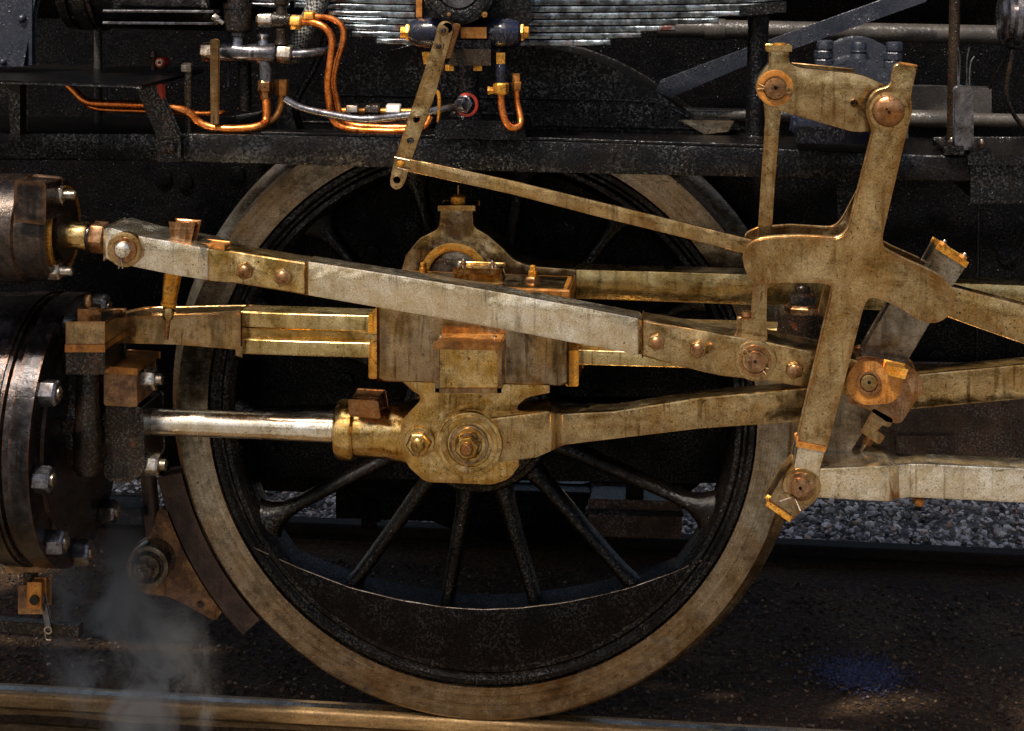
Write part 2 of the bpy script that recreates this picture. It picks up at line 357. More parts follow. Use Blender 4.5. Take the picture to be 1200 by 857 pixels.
def plate(name, pts, Yf, Yb, mat, parent=None, bevel=0.004, holes=(), fn=5, smooth=0, props=None, sharp=38):
    q = fillet(pts, fn)
    if smooth: q = smooth_loop(q, smooth)
    wp = [P(x, y, Yf) for x, y in q]
    hs = [[P(x, y, Yf) for x, y in circ_px(hx, hy, hr, n=16)] for hx, hy, hr in holes]
    return make(name, prism(wp, Yf, Yb, hs), mat, parent, bevel, sharp, props=props)

def box(name, x0, y0, x1, y1, Yf, Yb, mat, parent=None, bevel=0.004, slope=0.0, r=0):
    dx = (x1 - x0) * slope
    return plate(name, [(x0, y0, r), (x1, y0 + dx, r), (x1, y1 + dx, r), (x0, y1, r)], Yf, Yb, mat, parent, bevel)

def bar(name, secs, mat, parent=None, bevel=0.004, sub=0):
    """loft through upright sections (x, ytop, ybot, Yf, Yb); pixels measured on the front plane"""
    if sub:
        o2 = []
        for a, b in zip(secs[:-1], secs[1:]):
            for k in range(sub):
                t = k / sub; tt = t * t * (3 - 2 * t)
                o2.append(tuple(a[i] + (b[i] - a[i]) * (t if i < 3 else tt) for i in range(5)))
        secs = o2 + [secs[-1]]
    bm = bmesh.new(); rows = []
    for x, yt, yb, Yf, Yb in secs:
        a, b = P(x, yt, Yf), P(x, yb, Yf)
        rows.append([bm.verts.new(v) for v in (a, b, (b.x, Yb, b.z), (a.x, Yb, a.z))])
    for r0, r1 in zip(rows[:-1], rows[1:]):
        for i in range(4):
            j = (i + 1) % 4; bm.faces.new((r0[i], r0[j], r1[j], r1[i]))
    bm.faces.new(rows[0]); bm.faces.new(list(reversed(rows[-1])))
    return make(name, bm, mat, parent, bevel)

def frame_for(axis):
    axis = axis.normalized(); h = Vector((0, 0, 1)) if abs(axis.z) < 0.9 else Vector((1, 0, 0))
    u = axis.cross(h).normalized(); return u, u.cross(axis).normalized() * -1

def lathe_bm(origin, axis, prof, segs=24, rot=0.0, closed=False, bm=None):
    bm = bm or bmesh.new(); axis = axis.normalized(); u, v = frame_for(axis); rows = []
    for t, r in prof:
        if r < 1e-6: rows.append([bm.verts.new(origin + axis * t)])
        else: rows.append([bm.verts.new(origin + axis * t + (u * math.cos(rot + 2 * math.pi * i / segs) + v * math.sin(rot + 2 * math.pi * i / segs)) * r) for i in range(segs)])
    pairs = list(zip(rows[:-1], rows[1:]))
    if closed: pairs.append((rows[-1], rows[0]))
    for a, b in pairs:
        for i in range(segs):
            j = (i + 1) % segs
            if len(a) == 1 and len(b) == 1: break
            if len(a) == 1: bm.faces.new((a[0], b[j], b[i]))
            elif len(b) == 1: bm.faces.new((a[i], a[j], b[0]))
            else: bm.faces.new((a[i], a[j], b[j], b[i]))
    if not closed:
        if len(rows[0]) > 1: bm.faces.new(list(reversed(rows[0])))
        if len(rows[-1]) > 1: bm.faces.new(rows[-1])
    return bm

def lathe(name, origin, axis, prof, mat, parent=None, segs=24, bevel=0.0, closed=False, rot=0.0, sharp=38):
    return make(name, lathe_bm(origin, axis, prof, segs, rot, closed), mat, parent, bevel, sharp)

YN = Vector((0, -1, 0)); XP = Vector((1, 0, 0)); ZP = Vector((0, 0, 1))
def disc(name, px, py, Yf, depth, rpx, mat, parent=None, bevel=0.003, segs=28, dome=0.0, rot=0.0):
    """round boss facing the camera side; Yf is its front face"""
    r = rpx * S(Yf); o = P(px, py, Yf); o = Vector((o.x, Yf + depth, o.z))
    prof = [(0, r), (depth, r)]
    if dome > 0:
        prof = [(0, r)] + [(depth - dome + dome * math.sin(a), r * math.cos(a)) for a in [k * math.pi / 12 for k in range(0, 7)]]
        prof[-1] = (depth, 0)
        bevel = 0
    return lathe(name, o, YN, prof, mat, parent, segs, bevel, rot=rot)
def ring(name, px, py, Yf, depth, r0, r1, mat, parent=None, bevel=0.002, segs=32):
    s_ = S(Yf); o = P(px, py, Yf); o = Vector((o.x, Yf + depth, o.z))
    return lathe(name, o, YN, [(0, r1 * s_), (depth, r1 * s_), (depth, r0 * s_), (0, r0 * s_)], mat, parent, segs, bevel, closed=True)

def hexnut(px, py, Yf, rpx, h, parent, mat='nut', end=0.5, endmat='rustpin', rot=0.3, washer=0.0, name='nut'):
    """hexagon nut against the face at Yf, with the bolt end standing out of it as a sub-part"""
    s_ = S(Yf); c = P(px, py, Yf); r = rpx * s_
    z0 = 0.0
    if washer:
        lathe('washer', c + Vector((0, 0.002, 0)), YN, [(0, r * washer), (0.007, r * washer)], mat, parent, 24, 0.0015); z0 = 0.004
    o = c + YN * (z0 - 0.002)
    nut = lathe(name, o, YN, [(0, r), (h * 0.8, r), (h, r * 0.84)], mat, parent, 6, 0.0012, rot=rot, sharp=25)
    if end:
        lathe('bolt_end', o + YN * (h - 0.002), YN, [(0, r * end), (h * 0.35, r * end), (h * 0.52, r * end * 0.75), (h * 0.6, 0)], endmat, nut, 14)
    return nut

def hexnut_axis(c, axis, r, h, parent, mat='nut', rot=0.0, end=0.5, endlen=0.8, name='nut', endmat='nut'):
    nut = lathe(name, c, axis, [(0, r * 0.9), (h * 0.15, r), (h * 0.85, r), (h, r * 0.88)], mat, parent, 6, 0.0012, rot=rot, sharp=25)
    if end:
        a = axis.normalized()
        lathe('bolt_end', c + a * (h - 0.002), axis, [(0, r * end), (h * endlen, r * end), (h * endlen + 0.003, r * end * 0.7)], endmat, nut, 12)
    return nut

def tube_bm(pts, r, n=10, sub=6, bm=None, taper=None):
    bm = bm or bmesh.new(); q = []
    m = len(pts)
    for i in range(m - 1):
        p0 = pts[max(i - 1, 0)]; p1 = pts[i]; p2 = pts[i + 1]; p3 = pts[min(i + 2, m - 1)]
        for k in range(sub):
            t = k / sub
            q.append(0.5 * ((2 * p1) + (p2 - p0) * t + (2 * p0 - 5 * p1 + 4 * p2 - p3) * t * t + (3 * p1 - p0 - 3 * p2 + p3) * t ** 3))
    q.append(pts[-1])
    tan = [(q[min(i + 1, len(q) - 1)] - q[max(i - 1, 0)]).normalized() for i in range(len(q))]
    u, v = frame_for(tan[0]); rows = []
    for i, p in enumerate(q):
        if i:
            rq = tan[i - 1].rotation_difference(tan[i]); u = rq @ u; v = rq @ v
        rr = r if taper is None else taper(i / (len(q) - 1)) * r
        rows.append([bm.verts.new(p + (u * math.cos(2 * math.pi * k / n) + v * math.sin(2 * math.pi * k / n)) * rr) for k in range(n)])
    for a, b in zip(rows[:-1], rows[1:]):
        for i in range(n): bm.faces.new((a[i], a[(i + 1) % n], b[(i + 1) % n], b[i]))
    bm.faces.new(list(reversed(rows[0]))); bm.faces.new(rows[-1])
    return bm
def tube(name, pts, rpx, mat, parent=None, n=10, sub=6):
    wp = [P(*p) for p in pts]; r = rpx * S(pts[0][2])
    return make(name, tube_bm(wp, r, n, sub), mat, parent, 0, 60)
def lathe_px(name, x0, y0, x1, y1, Y, prof, mat, parent=None, segs=24, bevel=0.0, rot=0.0, sharp=38):
    """solid of revolution about the line between two pixels in plane Y; prof = [(fraction, radius in pixels)]"""
    a, b = P(x0, y0, Y), P(x1, y1, Y); L = (b - a).length; s_ = S(Y)
    return lathe(name, a, b - a, [(t * L, r * s_) for t, r in prof], mat, parent, segs, bevel, rot=rot, sharp=sharp)

# ================================================================== the setting: ground, track
GZ = -0.065                                                     # ground just below the rail heads
def sheet(name, x0, x1, y0, y1, z, mat, nx=2, ny=2, amp=0.0):
    bm = bmesh.new(); g = []
    for j in range(ny + 1):
        row = []
        for i in range(nx + 1):
            x = x0 + (x1 - x0) * i / nx; y = y0 + (y1 - y0) * j / ny
            dz = amp * (mnoise.noise(Vector((x * 3, y * 3, 0))) + 0.5 * mnoise.noise(Vector((x * 9, y * 9, 5)))) if amp else 0
            row.append(bm.verts.new((x, y, z + dz)))
        g.append(row)
    for j in range(ny):
        for i in range(nx): bm.faces.new((g[j][i], g[j][i + 1], g[j + 1][i + 1], g[j + 1][i]))
    o = make(name, bm, mat); o['kind'] = 'structure'; return o
sheet('ground', -60, 60, -40, 80, GZ - 0.020, 'reflected_ground')
sheet('sandy_strip', -9, 9, -0.90, 0.10, GZ - 0.012, 'sand', 60, 8, 0.004)
sheet('track_bed', -9, 9, -0.02, 1.62, GZ - 0.002, 'dirt', 180, 30, 0.008)

def stones(name, region, n, rmin, rmax, mat, seed, label, z=GZ, flat=0.7, gauss=False):
    rnd = random.Random(seed); vs, fs, tone = [], [], []
    ico = [Vector(v).normalized() for v in ((0, 0, 1), (0.9, 0, 0.4), (0.28, 0.85, 0.42), (-0.72, 0.53, 0.45), (-0.72, -0.53, 0.4), (0.28, -0.85, 0.45), (0.72, 0.53, -0.45), (-0.28, 0.85, -0.45), (-0.9, 0, -0.45), (-0.28, -0.85, -0.45), (0.72, -0.53, -0.45), (0, 0, -1))]
    tri = ((0, 1, 2), (0, 2, 3), (0, 3, 4), (0, 4, 5), (0, 5, 1), (1, 6, 2), (2, 7, 3), (3, 8, 4), (4, 9, 5), (5, 10, 1), (1, 10, 6), (2, 6, 7), (3, 7, 8), (4, 8, 9), (5, 9, 10))
    x0, x1, y0, y1 = region
    for k in range(n):
        r = rmin + (rmax - rmin) * rnd.random() ** 2.2
        x = x0 + (x1 - x0) * rnd.random(); y = y0 + (y1 - y0) * rnd.random()
        if gauss: x = (x0 + x1) / 2 + rnd.gauss(0, .28) * (x1 - x0); y = (y0 + y1) / 2 + rnd.gauss(0, .25) * (y1 - y0)
        q = Quaternion((rnd.gauss(0, 1), rnd.gauss(0, 1), rnd.gauss(0, 1), rnd.gauss(0, 1))).normalized()
        sx, sy, sz = rnd.uniform(0.7, 1.3), rnd.uniform(0.7, 1.3), rnd.uniform(0.5, 0.9)
        b = len(vs); t = rnd.random()
        for v in ico:
            w = q @ Vector((v.x * sx, v.y * sy, v.z * sz)) * r * rnd.uniform(0.8, 1.15)
            vs.append((x + w.x, y + w.y, z + r * 0.25 + w.z * flat)); tone.append(t)
        for f in tri: fs.append((f[0] + b, f[1] + b, f[2] + b))
    me = bpy.data.meshes.new(name); me.from_pydata(vs, [], fs)
    a = me.attributes.new('tone', 'FLOAT', 'POINT'); a.data.foreach_set('value', tone)
    me.materials.append(M[mat])
    o = bpy.data.objects.new(name, me); COL.objects.link(o); tag(o, label, name.replace('_', ' '), kind='stuff')
    CEN[o.name] = Vector((0, 0, 0)); BOX[o.name] = (Vector((x0, y0, z)), Vector((x1, y1, z))); return o
stones('gravel', (-2.6, 2.6, 1.62, 3.9), 32000, 0.006, 0.020, 'gravel', 3, 'blue grey gravel lying beyond the far rail')
stones('grit', (-2.0, 1.7, 0.10, 1.30), 22000, 0.0015, 0.008, 'grit', 4, 'sooty dark grit between the two rails', z=GZ + 0.0)
stones('skylit_chippings', (.93, 1.15, .47, .70), 4000, 0.0015, 0.005, 'skylight_blue', 6, 'patch of chippings coloured blue for skylight on the dark track bed', z=GZ + .002, gauss=True)
stones('sandy_pebbles', (-2.0, 1.7, -0.55, -0.06), 3500, 0.002, 0.009, 'gravel', 5, 'small pebbles on sandy ground in front of the rusty rail', z=GZ - 0.012)

def rail(name, yc, label, mat='rail'):
    prof = [(-0.036, 0.0), (-0.031, 0.006), (0.031, 0.006), (0.036, 0.0), (0.036, -0.030), (0.010, -0.044), (0.009, -0.115), (0.065, -0.138), (0.065, -0.150), (-0.065, -0.150), (-0.065, -0.138), (-0.009, -0.115), (-0.010, -0.044), (-0.036, -0.030)]
    bm = bmesh.new(); rows = []
    for i in range(41):
        x = -8 + 16 * i / 40
        rows.append([bm.verts.new((x, yc + a, b - 0.006)) for a, b in prof])
    for r0, r1 in zip(rows[:-1], rows[1:]):
        for i in range(len(prof)): bm.faces.new((r0[i], r0[(i + 1) % len(prof)], r1[(i + 1) % len(prof)], r1[i]))
    bm.faces.new(rows[0]); bm.faces.new(list(reversed(rows[-1])))
    return tag(make(name, bm, mat, None, 0.003), label, 'rail')
nr = rail('rail', 0.038, 'rusty rail carrying the big spoked wheel')
bm = bmesh.new(); bmesh.ops.create_cube(bm, size=1.0)
for v in bm.verts: v.co = Vector((v.co.x * 15.9, 0.040 + v.co.y * 0.026, -0.0018 + v.co.z * 0.004))
make('running_band', bm, 'dull', nr)
rail('rail', 1.500, 'far rail coloured dark for shade in front of the blue grey gravel', 'rail_shaded')
# ================================================================== driving wheel
wheel = thing('driving_wheel', 'large black spoked driving wheel with a bright worn tyre', 'wheel')
o_w = Vector((0, 0, 0.80)); YP = Vector((0, 1, 0))
lathe('tyre', o_w, YP, [(0.000, .712), (0.000, .792), (0.006, .799), (0.076, .803), (0.088, .824), (0.098, .836), (0.112, .836), (0.122, .815), (0.122, .712)], 'tyre', wheel, 160, closed=True, sharp=25)
lathe('rim', o_w, YP, [(0.016, .715), (0.006, .706), (0.006, .694), (0.014, .686), (0.014, .680), (0.004, .672), (0.004, .660), (0.020, .648), (0.034, .640), (0.105, .640), (0.125, .715)], 'wheelblack', wheel, 160, closed=True, sharp=30)
def ellipse_loft(secs, n=14):
    bm = bmesh.new(); rows = []
    for c, u, a, v, b in secs:
        rows.append([bm.verts.new(c + u * (a * math.cos(2 * math.pi * k / n)) + v * (b * math.sin(2 * math.pi * k / n))) for k in range(n)])
    for r0, r1 in zip(rows[:-1], rows[1:]):
        for i in range(n): bm.faces.new((r0[i], r0[(i + 1) % n], r1[(i + 1) % n], r1[i]))
    bm.faces.new(rows[0]); bm.faces.new(list(reversed(rows[-1]))); return bm
def spoke_bm(center, ang, yc):
    d = Vector((math.cos(ang), 0, -math.sin(ang))); t = Vector((math.sin(ang), 0, math.cos(ang)))
    prof = [(.15, .042, .055), (.20, .030, .046), (.26, .022, .040), (.36, .0200, .036), (.48, .0185, .034), (.55, .019, .034), (.59, .024, .036), (.615, .036, .040), (.634, .052, .042), (.655, .085, .045)]
    return ellipse_loft([(center + d * r + Vector((0, yc, 0)), t, a, YP, b) for r, a, b in prof])
A0 = 22.1
for k in range(14):
    make('spoke', spoke_bm(o_w, math.radians(A0 + k * 360 / 14), 0.062), 'wheelblack', wheel, 0, 60)
lathe('hub', o_w, YP, [(-0.065, 0), (-0.065, .130), (-0.060, .150), (-0.050, .172), (-0.035, .178), (-0.030, .190), (-0.010, .200), (0.03, .205), (0.13, .20), (0.16, .15), (0.16, 0)], 'wheelblack', wheel, 64)
lathe('axle', o_w, YP, [(0.15, .085), (1.32, .085)], 'soot', wheel, 32)
up_arc = [(298, 641), (350, 665), (413, 689), (470, 703), (521, 711), (565, 714), (610, 712), (660, 706), (700, 698), (740, 688), (790, 670), (822, 656)]
wp = [P(x, y, 0.012) for x, y in smooth_loop(up_arc, 1)]
a_s = math.atan2(wp[-1].z - 0.8, wp[-1].x); a_e = math.atan2(wp[0].z - 0.8, wp[0].x)
low = [Vector((0.668 * math.cos(a_s + (a_e - a_s) * i / 40), 0, 0.8 + 0.668 * math.sin(a_s + (a_e - a_s) * i / 40))) for i in range(0, 41)]
def strip_prism(A, B, Yf, Yb):
    """solid between two curves of equally many world points"""
    bm = bmesh.new(); n = len(A)
    af, bf, ab, bb = ([bm.verts.new((p.x, y, p.z)) for p in L] for L, y in ((A, Yf), (B, Yf), (A, Yb), (B, Yb)))
    for i in range(n - 1):
        bm.faces.new((af[i], af[i + 1], bf[i + 1], bf[i])); bm.faces.new((ab[i], bb[i], bb[i + 1], ab[i + 1]))
        bm.faces.new((af[i], ab[i], ab[i + 1], af[i + 1])); bm.faces.new((bf[i], bf[i + 1], bb[i + 1], bb[i]))
    bm.faces.new((af[0], bf[0], bb[0], ab[0])); bm.faces.new((af[-1], ab[-1], bb[-1], bf[-1]))
    return bm
def resample(L, n):
    d = [0.0]
    for a_, b_ in zip(L[:-1], L[1:]): d.append(d[-1] + (b_ - a_).length)
    out = []
    for k in range(n):
        t = d[-1] * k / (n - 1); i = max(j for j in range(len(L)) if d[j] <= t + 1e-9); i = min(i, len(L) - 2)
        f_ = (t - d[i]) / max(d[i + 1] - d[i], 1e-9); out.append(L[i].lerp(L[i + 1], f_))
    return out
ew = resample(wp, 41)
make('counterweight', strip_prism(resample(wp, 41), list(reversed(low)), 0.006, 0.115), 'ledge', wheel, 0.003)
far = lathe('far_wheel', Vector((0, 1.435, 0.8)), YP, [(0.0, .64), (-0.0, .832), (0.02, .832), (0.035, .80), (0.14, .80), (0.14, .64)], 'soot', wheel, 96, closed=True)
for k in range(14):
    make('spoke', spoke_bm(Vector((0, 1.435, .8)), math.radians(A0 + 12 + k * 360 / 14), 0.062), 'soot', far, 0, 60)

make('counterweight_edge_glint', tube_bm([Vector((v.x, 0.008, v.z)) for v in ew], .0022, 6, 1), 'nut', wheel, 0, 60)  # bright tube added for the lit, wet edge of the ledge

# ================================================================== body behind the wheel
fp = thing('frame_plate', 'sooty black frame plate with big round rivets behind the spokes', 'frame plate')
plate('plate', [(-250, 22), (1400, 30), (1400, 500), (960, 505), (930, 566), (200, 556), (-250, 545)], 0.20, 0.24, 'soot', fp, 0.004)
for x, y, r in [(435, 300, 12), (661, 272, 13), (291, 459, 11), (481, 272, 13), (404, 448, 11), (190, 208, 11), (216, 214, 10), (276, 206, 11), (700, 470, 12), (790, 440, 11), (840, 500, 11), (330, 520, 11), (610, 240, 11), (1100, 255, 11), (1180, 300, 11), (1098, 420, 10)]:
    disc('rivet', x, y, 0.190, 0.018, r, 'soot', fp, 0.004, segs=20)
seam = plate('seam', [(1146, 232), (1148, 232), (1146, 424), (1144, 424)], 0.192, 0.21, 'black', fp, 0)
boiler = thing('boiler', 'sooty black boiler barrel above the running beam', 'boiler')
lathe('barrel', Vector((-5.5, .95, 2.30)), XP, [(0, 0), (0, .90), (10.0, .90), (10.0, 0)], 'soot', boiler, 96)
for x in (-1.35, 0.05, 1.2):
    lathe('band', Vector((x, .95, 2.30)), XP, [(0, .895), (0, .908), (.06, .908), (.06, .895)], 'soot', boiler, 96, closed=True)
ash = thing('ashpan', 'brown black riveted ashpan above the lower right rod', 'ashpan')
plate('side_plate', [(950, 430), (1330, 436), (1330, 562), (1100, 560), (950, 552)], 0.13, 0.19, 'ash', ash, 0.004)
box('foot_plate', 1052, 512, 1118, 541, 0.115, 0.14, 'ash', ash, 0.003)
for x in (980, 1010, 1140, 1180): disc('rivet', x, 470, 0.118, 0.02, 5, 'ash', ash, dome=0.008, segs=12)
bs = thing('brake_shaft', 'dark speckled box beam seen between the lower spokes', 'beam')
box('beam', 691, 586, 797, 627, 0.42, 0.56, 'ash', bs, 0.004, 0.03)
box('lip', 686, 598, 800, 602, 0.405, 0.46, 'black', bs, 0.002, 0.03)
box('hanger', 735, 540, 752, 600, 0.44, 0.50, 'soot', bs, 0.004)
cb = thing('stretcher', 'sooty cross stretcher seen between the lower left spokes', 'beam')
box('beam', 250, 556, 560, 572, 0.60, 0.80, 'soot', cb, 0.004, 0.03)
box('web', 395, 570, 690, 606, 0.66, 0.74, 'soot', cb, 0.004, 0.03)
box('hanger', 425, 590, 440, 618, 0.64, 0.70, 'soot', cb, 0.004)

# ================================================================== running beam and splasher
beam = thing('running_beam', 'long wet black beam crossing above the wheel', 'beam')
bar('web', [(-80, 154, 187, -.42, -.03), (186, 156, 189, -.42, -.03), (300, 158, 192, -.42, -.03), (620, 165, 202, -.42, -.03), (900, 174, 208, -.42, -.03), (1040, 180, 212, -.42, -.03), (1143, 184, 214, -.42, -.03)], 'black', beam, 0.004)
box('strap_block', 186, 160, 210, 188, -.445, -.40, 'greasy', beam, 0.004)
disc('bolt_head', 198, 175, -.462, .02, 7, 'greasy', beam, dome=0.008, segs=16)
bar('edge_strip', [(305, 154.5, 158, -.415, -.36), (620, 161, 164.6, -.415, -.36), (900, 170, 173.6, -.415, -.36)], 'black', beam, 0.0015)
box('end_box', 1140, 192, 1290, 236, -.46, -.10, 'black', beam, 0.005, 0.004)
plate('cover_plate', [(1136, 184), (1290, 184), (1290, 192), (1136, 192)], -.475, -.08, 'black', beam, 0.003)
for x, y in ((1115, 168), (1150, 170), (1150, 182), (1172, 186)):
    c = P(x, y, -.38); hexnut_axis(c - ZP * 0.006, ZP, 0.011, 0.012, beam, 'greasy', endlen=.5)
box('packing_plate', 1108, 173, 1128, 180, -.44, -.25, 'black', beam, 0.003)
box('packing_plate', 1138, 175, 1160, 181, -.44, -.25, 'black', beam, 0.003)

spl = thing('splasher', 'black arched wheel splasher standing on the beam', 'splasher')
arc = [(282, 152), (300, 138), (340, 112), (395, 84), (443, 66), (490, 54), (560, 47), (640, 58), (690, 70), (740, 93), (790, 125), (815, 143), (830, 152)]
face = [(282, 165), (282, 152)]
q = smooth_loop(arc, 3)[:36]
wp = [P(x, y, -.14) for x, y in [(282, 166)] + q + [(828, 153), (830, 170)]]
make('arch_face', prism(wp, -.14, .14), 'black', spl, 0.004)
plate('foot', [(800, 142), (858, 143), (853, 153), (826, 156)], -.16, .02, 'dull', spl, 0.003)
bar('ridge', [(392, 110, 113, -.152, -.13), (560, 113, 116, -.152, -.13), (740, 116.5, 119.5, -.152, -.13), (770, 119, 122, -.152, -.13), (800, 132, 135, -.152, -.13), (820, 146, 149, -.152, -.13)], 'black', spl, 0.002)
bar('lower_ridge', [(350, 142, 145, -.156, -.13), (560, 143.5, 146.5, -.156, -.13), (826, 149.5, 153, -.156, -.13)], 'black', spl, 0.002)

# ================================================================== leaf spring
spr = thing('leaf_spring', 'stack of blued steel spring leaves above the splasher', 'spring')
ends = [(150, 960), (250, 945), (330, 917), (345, 915), (384, 878), (392, 842), (403, 792), (411, 752), (440, 716)]
for k, (xl, xr) in enumerate(ends):
    y0 = -13.0 + 7.9 * k
    secs = []
    for j in range(13):
        x = xl + (xr - xl) * j / 12; cur = -((x - 560) / 330.0) ** 2 * 6.0 + 0.008 * (x - 560)
        secs.append((x, y0 + cur - 3.3, y0 + cur + 3.4, -.275 - 0.005 * k, -.19))
    bar('leaf', secs, 'spring', spr, 0.003)
box('buckle', 525, -60, 590, 58, -.345, -.17, 'black', spr, 0.005)
han = thing('spring_hanger', 'black round post holding up the right spring end', 'post')
lathe_px('rod', 889, 14, 885, 172, -.22, [(0, 12), (.06, 12.8), (.12, 12), (.9, 12), (1, 12)], 'black', han, 24, 0.002)
lathe_px('collar', 886, 158, 885.6, 172, -.22, [(0, 15), (1, 16)], 'black', han, 24, 0.002)
plate('cap', [(868, 8), (920, 3), (920, 13), (868, 18)], -.31, -.15, 'black', han, 0.003)

# ================================================================== cylinder and valve chest
cyl = thing('steam_cylinder', 'large dark steam cylinder end with a ring of hexagon nuts', 'cylinder')
ax_y = 500; Yc = -.355; pc = P(40, ax_y, Yc)
Rf = 163 * S(Yc)
xf = P(34, 497, Yc - Rf).x                                        # right face of the flange
o_c = Vector((xf, Yc, pc.z))
lathe('barrel', o_c, XP, [(-1.2, 0), (-1.2, Rf * .985), (-.075, Rf * .985), (-.070, Rf * .955), (-.045, Rf * .955)], 'cladding', cyl, 96)
lathe('clad_band', o_c, XP, [(-.13, Rf * .98), (-.13, Rf * 1.0), (-.085, Rf * 1.0), (-.085, Rf * .98)], 'cladding', cyl, 96, closed=True)
lathe('back_head', o_c, XP, [(-.05, Rf * .9), (-.05, Rf), (-.002, Rf), (0, Rf * .985), (0, Rf * .80), (.006, Rf * .78), (.008, Rf * .30), (.03, Rf * .28), (.03, 0)], 'cladding', cyl, 96, sharp=28)
for ad in (107, 69, 31, -7, -45, -83, -121):
    a = math.radians(ad)
    c = o_c + Vector((-.002, -math.cos(a) * Rf * .90, math.sin(a) * Rf * .90))
    hexnut_axis(c, XP, .031, .042, cyl, 'conduit', rot=a + .5, end=.5, endlen=.15)
vch = thing('valve_chest', 'dark round valve chest with square boss around the upper spindle', 'valve chest')
Yv = -.615; pv = P(40, 268, Yv); Rv = 66 * S(Yv); xv = P(50, 270, Yv - Rv).x
o_v = Vector((xv, Yv, pv.z))
lathe('barrel', o_v, XP, [(-1.0, 0), (-1.0, Rv), (-.075, Rv), (-.07, Rv * .95), (-.012, Rv * .95), (0, Rv * .90), (0, Rv * .3), (0, 0)], 'chest', vch, 64, sharp=25)
lathe('brass_ring', o_v, XP, [(-.002, Rv * .80), (.006, Rv * .80), (.006, Rv * .7), (-.002, Rv * .7)], 'brass', vch, 48, closed=True)
plate('boss', [(18, 213, 3), (52, 216, 3), (52, 262, 3), (18, 258, 3)], Yv - Rv - .012, Yv - Rv + .09, 'chest', vch, 0.005)
lathe('gland', o_v, XP, [(0, Rv * .55), (.012, Rv * .55), (.016, Rv * .42), (.016, 0)], 'greasy', vch, 40)
for px, py in ((60, 228), (56, 317)):
    c = P(px, py, Yv - .05)
    hexnut_axis(c, XP, .021, .030, vch, 'nut', rot=.2, end=.5, endlen=.9)

# gland and slide-bar bracket in front of the cylinder
gl = thing('piston_gland', 'greasy iron gland block around the piston rod', 'gland')
rg = P(150, 497, Yc)
o_g = Vector((P(122, 497, Yc).x, Yc, rg.z))
sg = S(Yc)
lathe('gland_body', o_g, XP, [(-.12, 60 * sg), (0, 58 * sg), (.0, 47 * sg), (38 * sg, 46 * sg), (44 * sg, 42 * sg), (44 * sg, 0)], 'greasy', gl, 48, sharp=25)
plate('flange', [(125, 478, 4), (165, 480, 4), (167, 552, 10), (150, 564, 6), (125, 560, 6)], Yc - .10, Yc + .06, 'greasy', gl, 0.006)
plate('upper_block', [(123, 434, 2), (158, 437, 2), (160, 476, 2), (123, 474, 2)], Yc - .12, Yc + .03, 'rustdark', gl, 0.005)
plate('top_shim', [(121, 430), (160, 433), (160, 439), (121, 436)], Yc - .125, Yc + .05, 'rust', gl, 0.002)
lathe('brass_ring', o_g + XP * (44 * sg), XP, [(-.002, 26 * sg), (4 * sg, 26 * sg), (6 * sg, 22 * sg), (6 * sg, 16 * sg), (-.002, 16 * sg)], 'brass', gl, 40, closed=True)
for px, py in ((166, 444), (170, 544)):
    c = P(px, py, Yc - .07)
    hexnut_axis(c, XP, .027, .036, gl, 'nut', rot=.25, end=.5, endlen=.45)
pil = thing('slide_bar_bracket', 'greasy iron pillar with golden cap block left of the slide bar', 'bracket')
lathe_px('column', 103, 430, 102, 556, Yc - .13, [(0, 14), (.5, 15), (.62, 18), (.66, 17), (.9, 17), (1, 12)], 'greasy', pil, 28)
box('dark_block', 79, 411, 121, 437, Yc - .20, Yc - .05, 'greasy', pil, 0.004)
box('shim', 77, 405, 122, 412, Yc - .205, Yc - .04, 'rust', pil, 0.002)
box('cap_block', 79, 379, 121, 406, Yc - .20, Yc - .05, 'brown', pil, 0.004)
lathe_px('nut', 105, 381, 105, 358, Yc - .13, [(0, 16), (.9, 16), (1, 14)], 'rustpin', pil, 6, 0.002, rot=.3, sharp=25)
lathe_px('stud', 104, 359, 104, 345, Yc - .13, [(0, 5), (.8, 5), (1, 3.5)], 'rustpin', pil, 12)
plate('rib', [(57, 497), (92, 494), (94, 508), (57, 508)], Yc - .14, Yc - .08, 'greasy', pil, 0.004)
plate('side_lug', [(70, 426), (86, 424), (86, 504), (72, 506)], Yc - .10, Yc - .02, 'greasy', pil, 0.005)

# ================================================================== slide bars
sb = thing('slide_bar', 'pair of bright slide bars with a groove guiding the crosshead', 'slide bar')
Ys = -.41
def sbar(name, y0, y1, Yf, Yb, mat):
    bar(name, [(281, y0, y1, Yf, Yb), (434, y0 + 5, y1 + 5, Yf, Yb), (680, y0 + 13, y1 + 13, Yf, Yb), (985, y0 + 23, y1 + 23, Yf, Yb)], mat, sb, 0.003)
sbar('upper_bar', 365, 384, Ys, -.33, 'bar')
sbar('groove_web', 383, 398, Ys + .014, -.34, 'gold')
sbar('lower_bar', 397, 415, Ys, -.33, 'bar')
plate('end_plate', [(128, 378, 3), (153, 372.5, 8), (280, 370), (280, 408), (206, 402), (128, 400, 3)], -.445, -.335, 'brown', sb, 0.004)
plate('end_cap', [(277, 368), (283, 368), (283, 418), (277, 416)], -.43, -.33, 'brown', sb, 0.002)

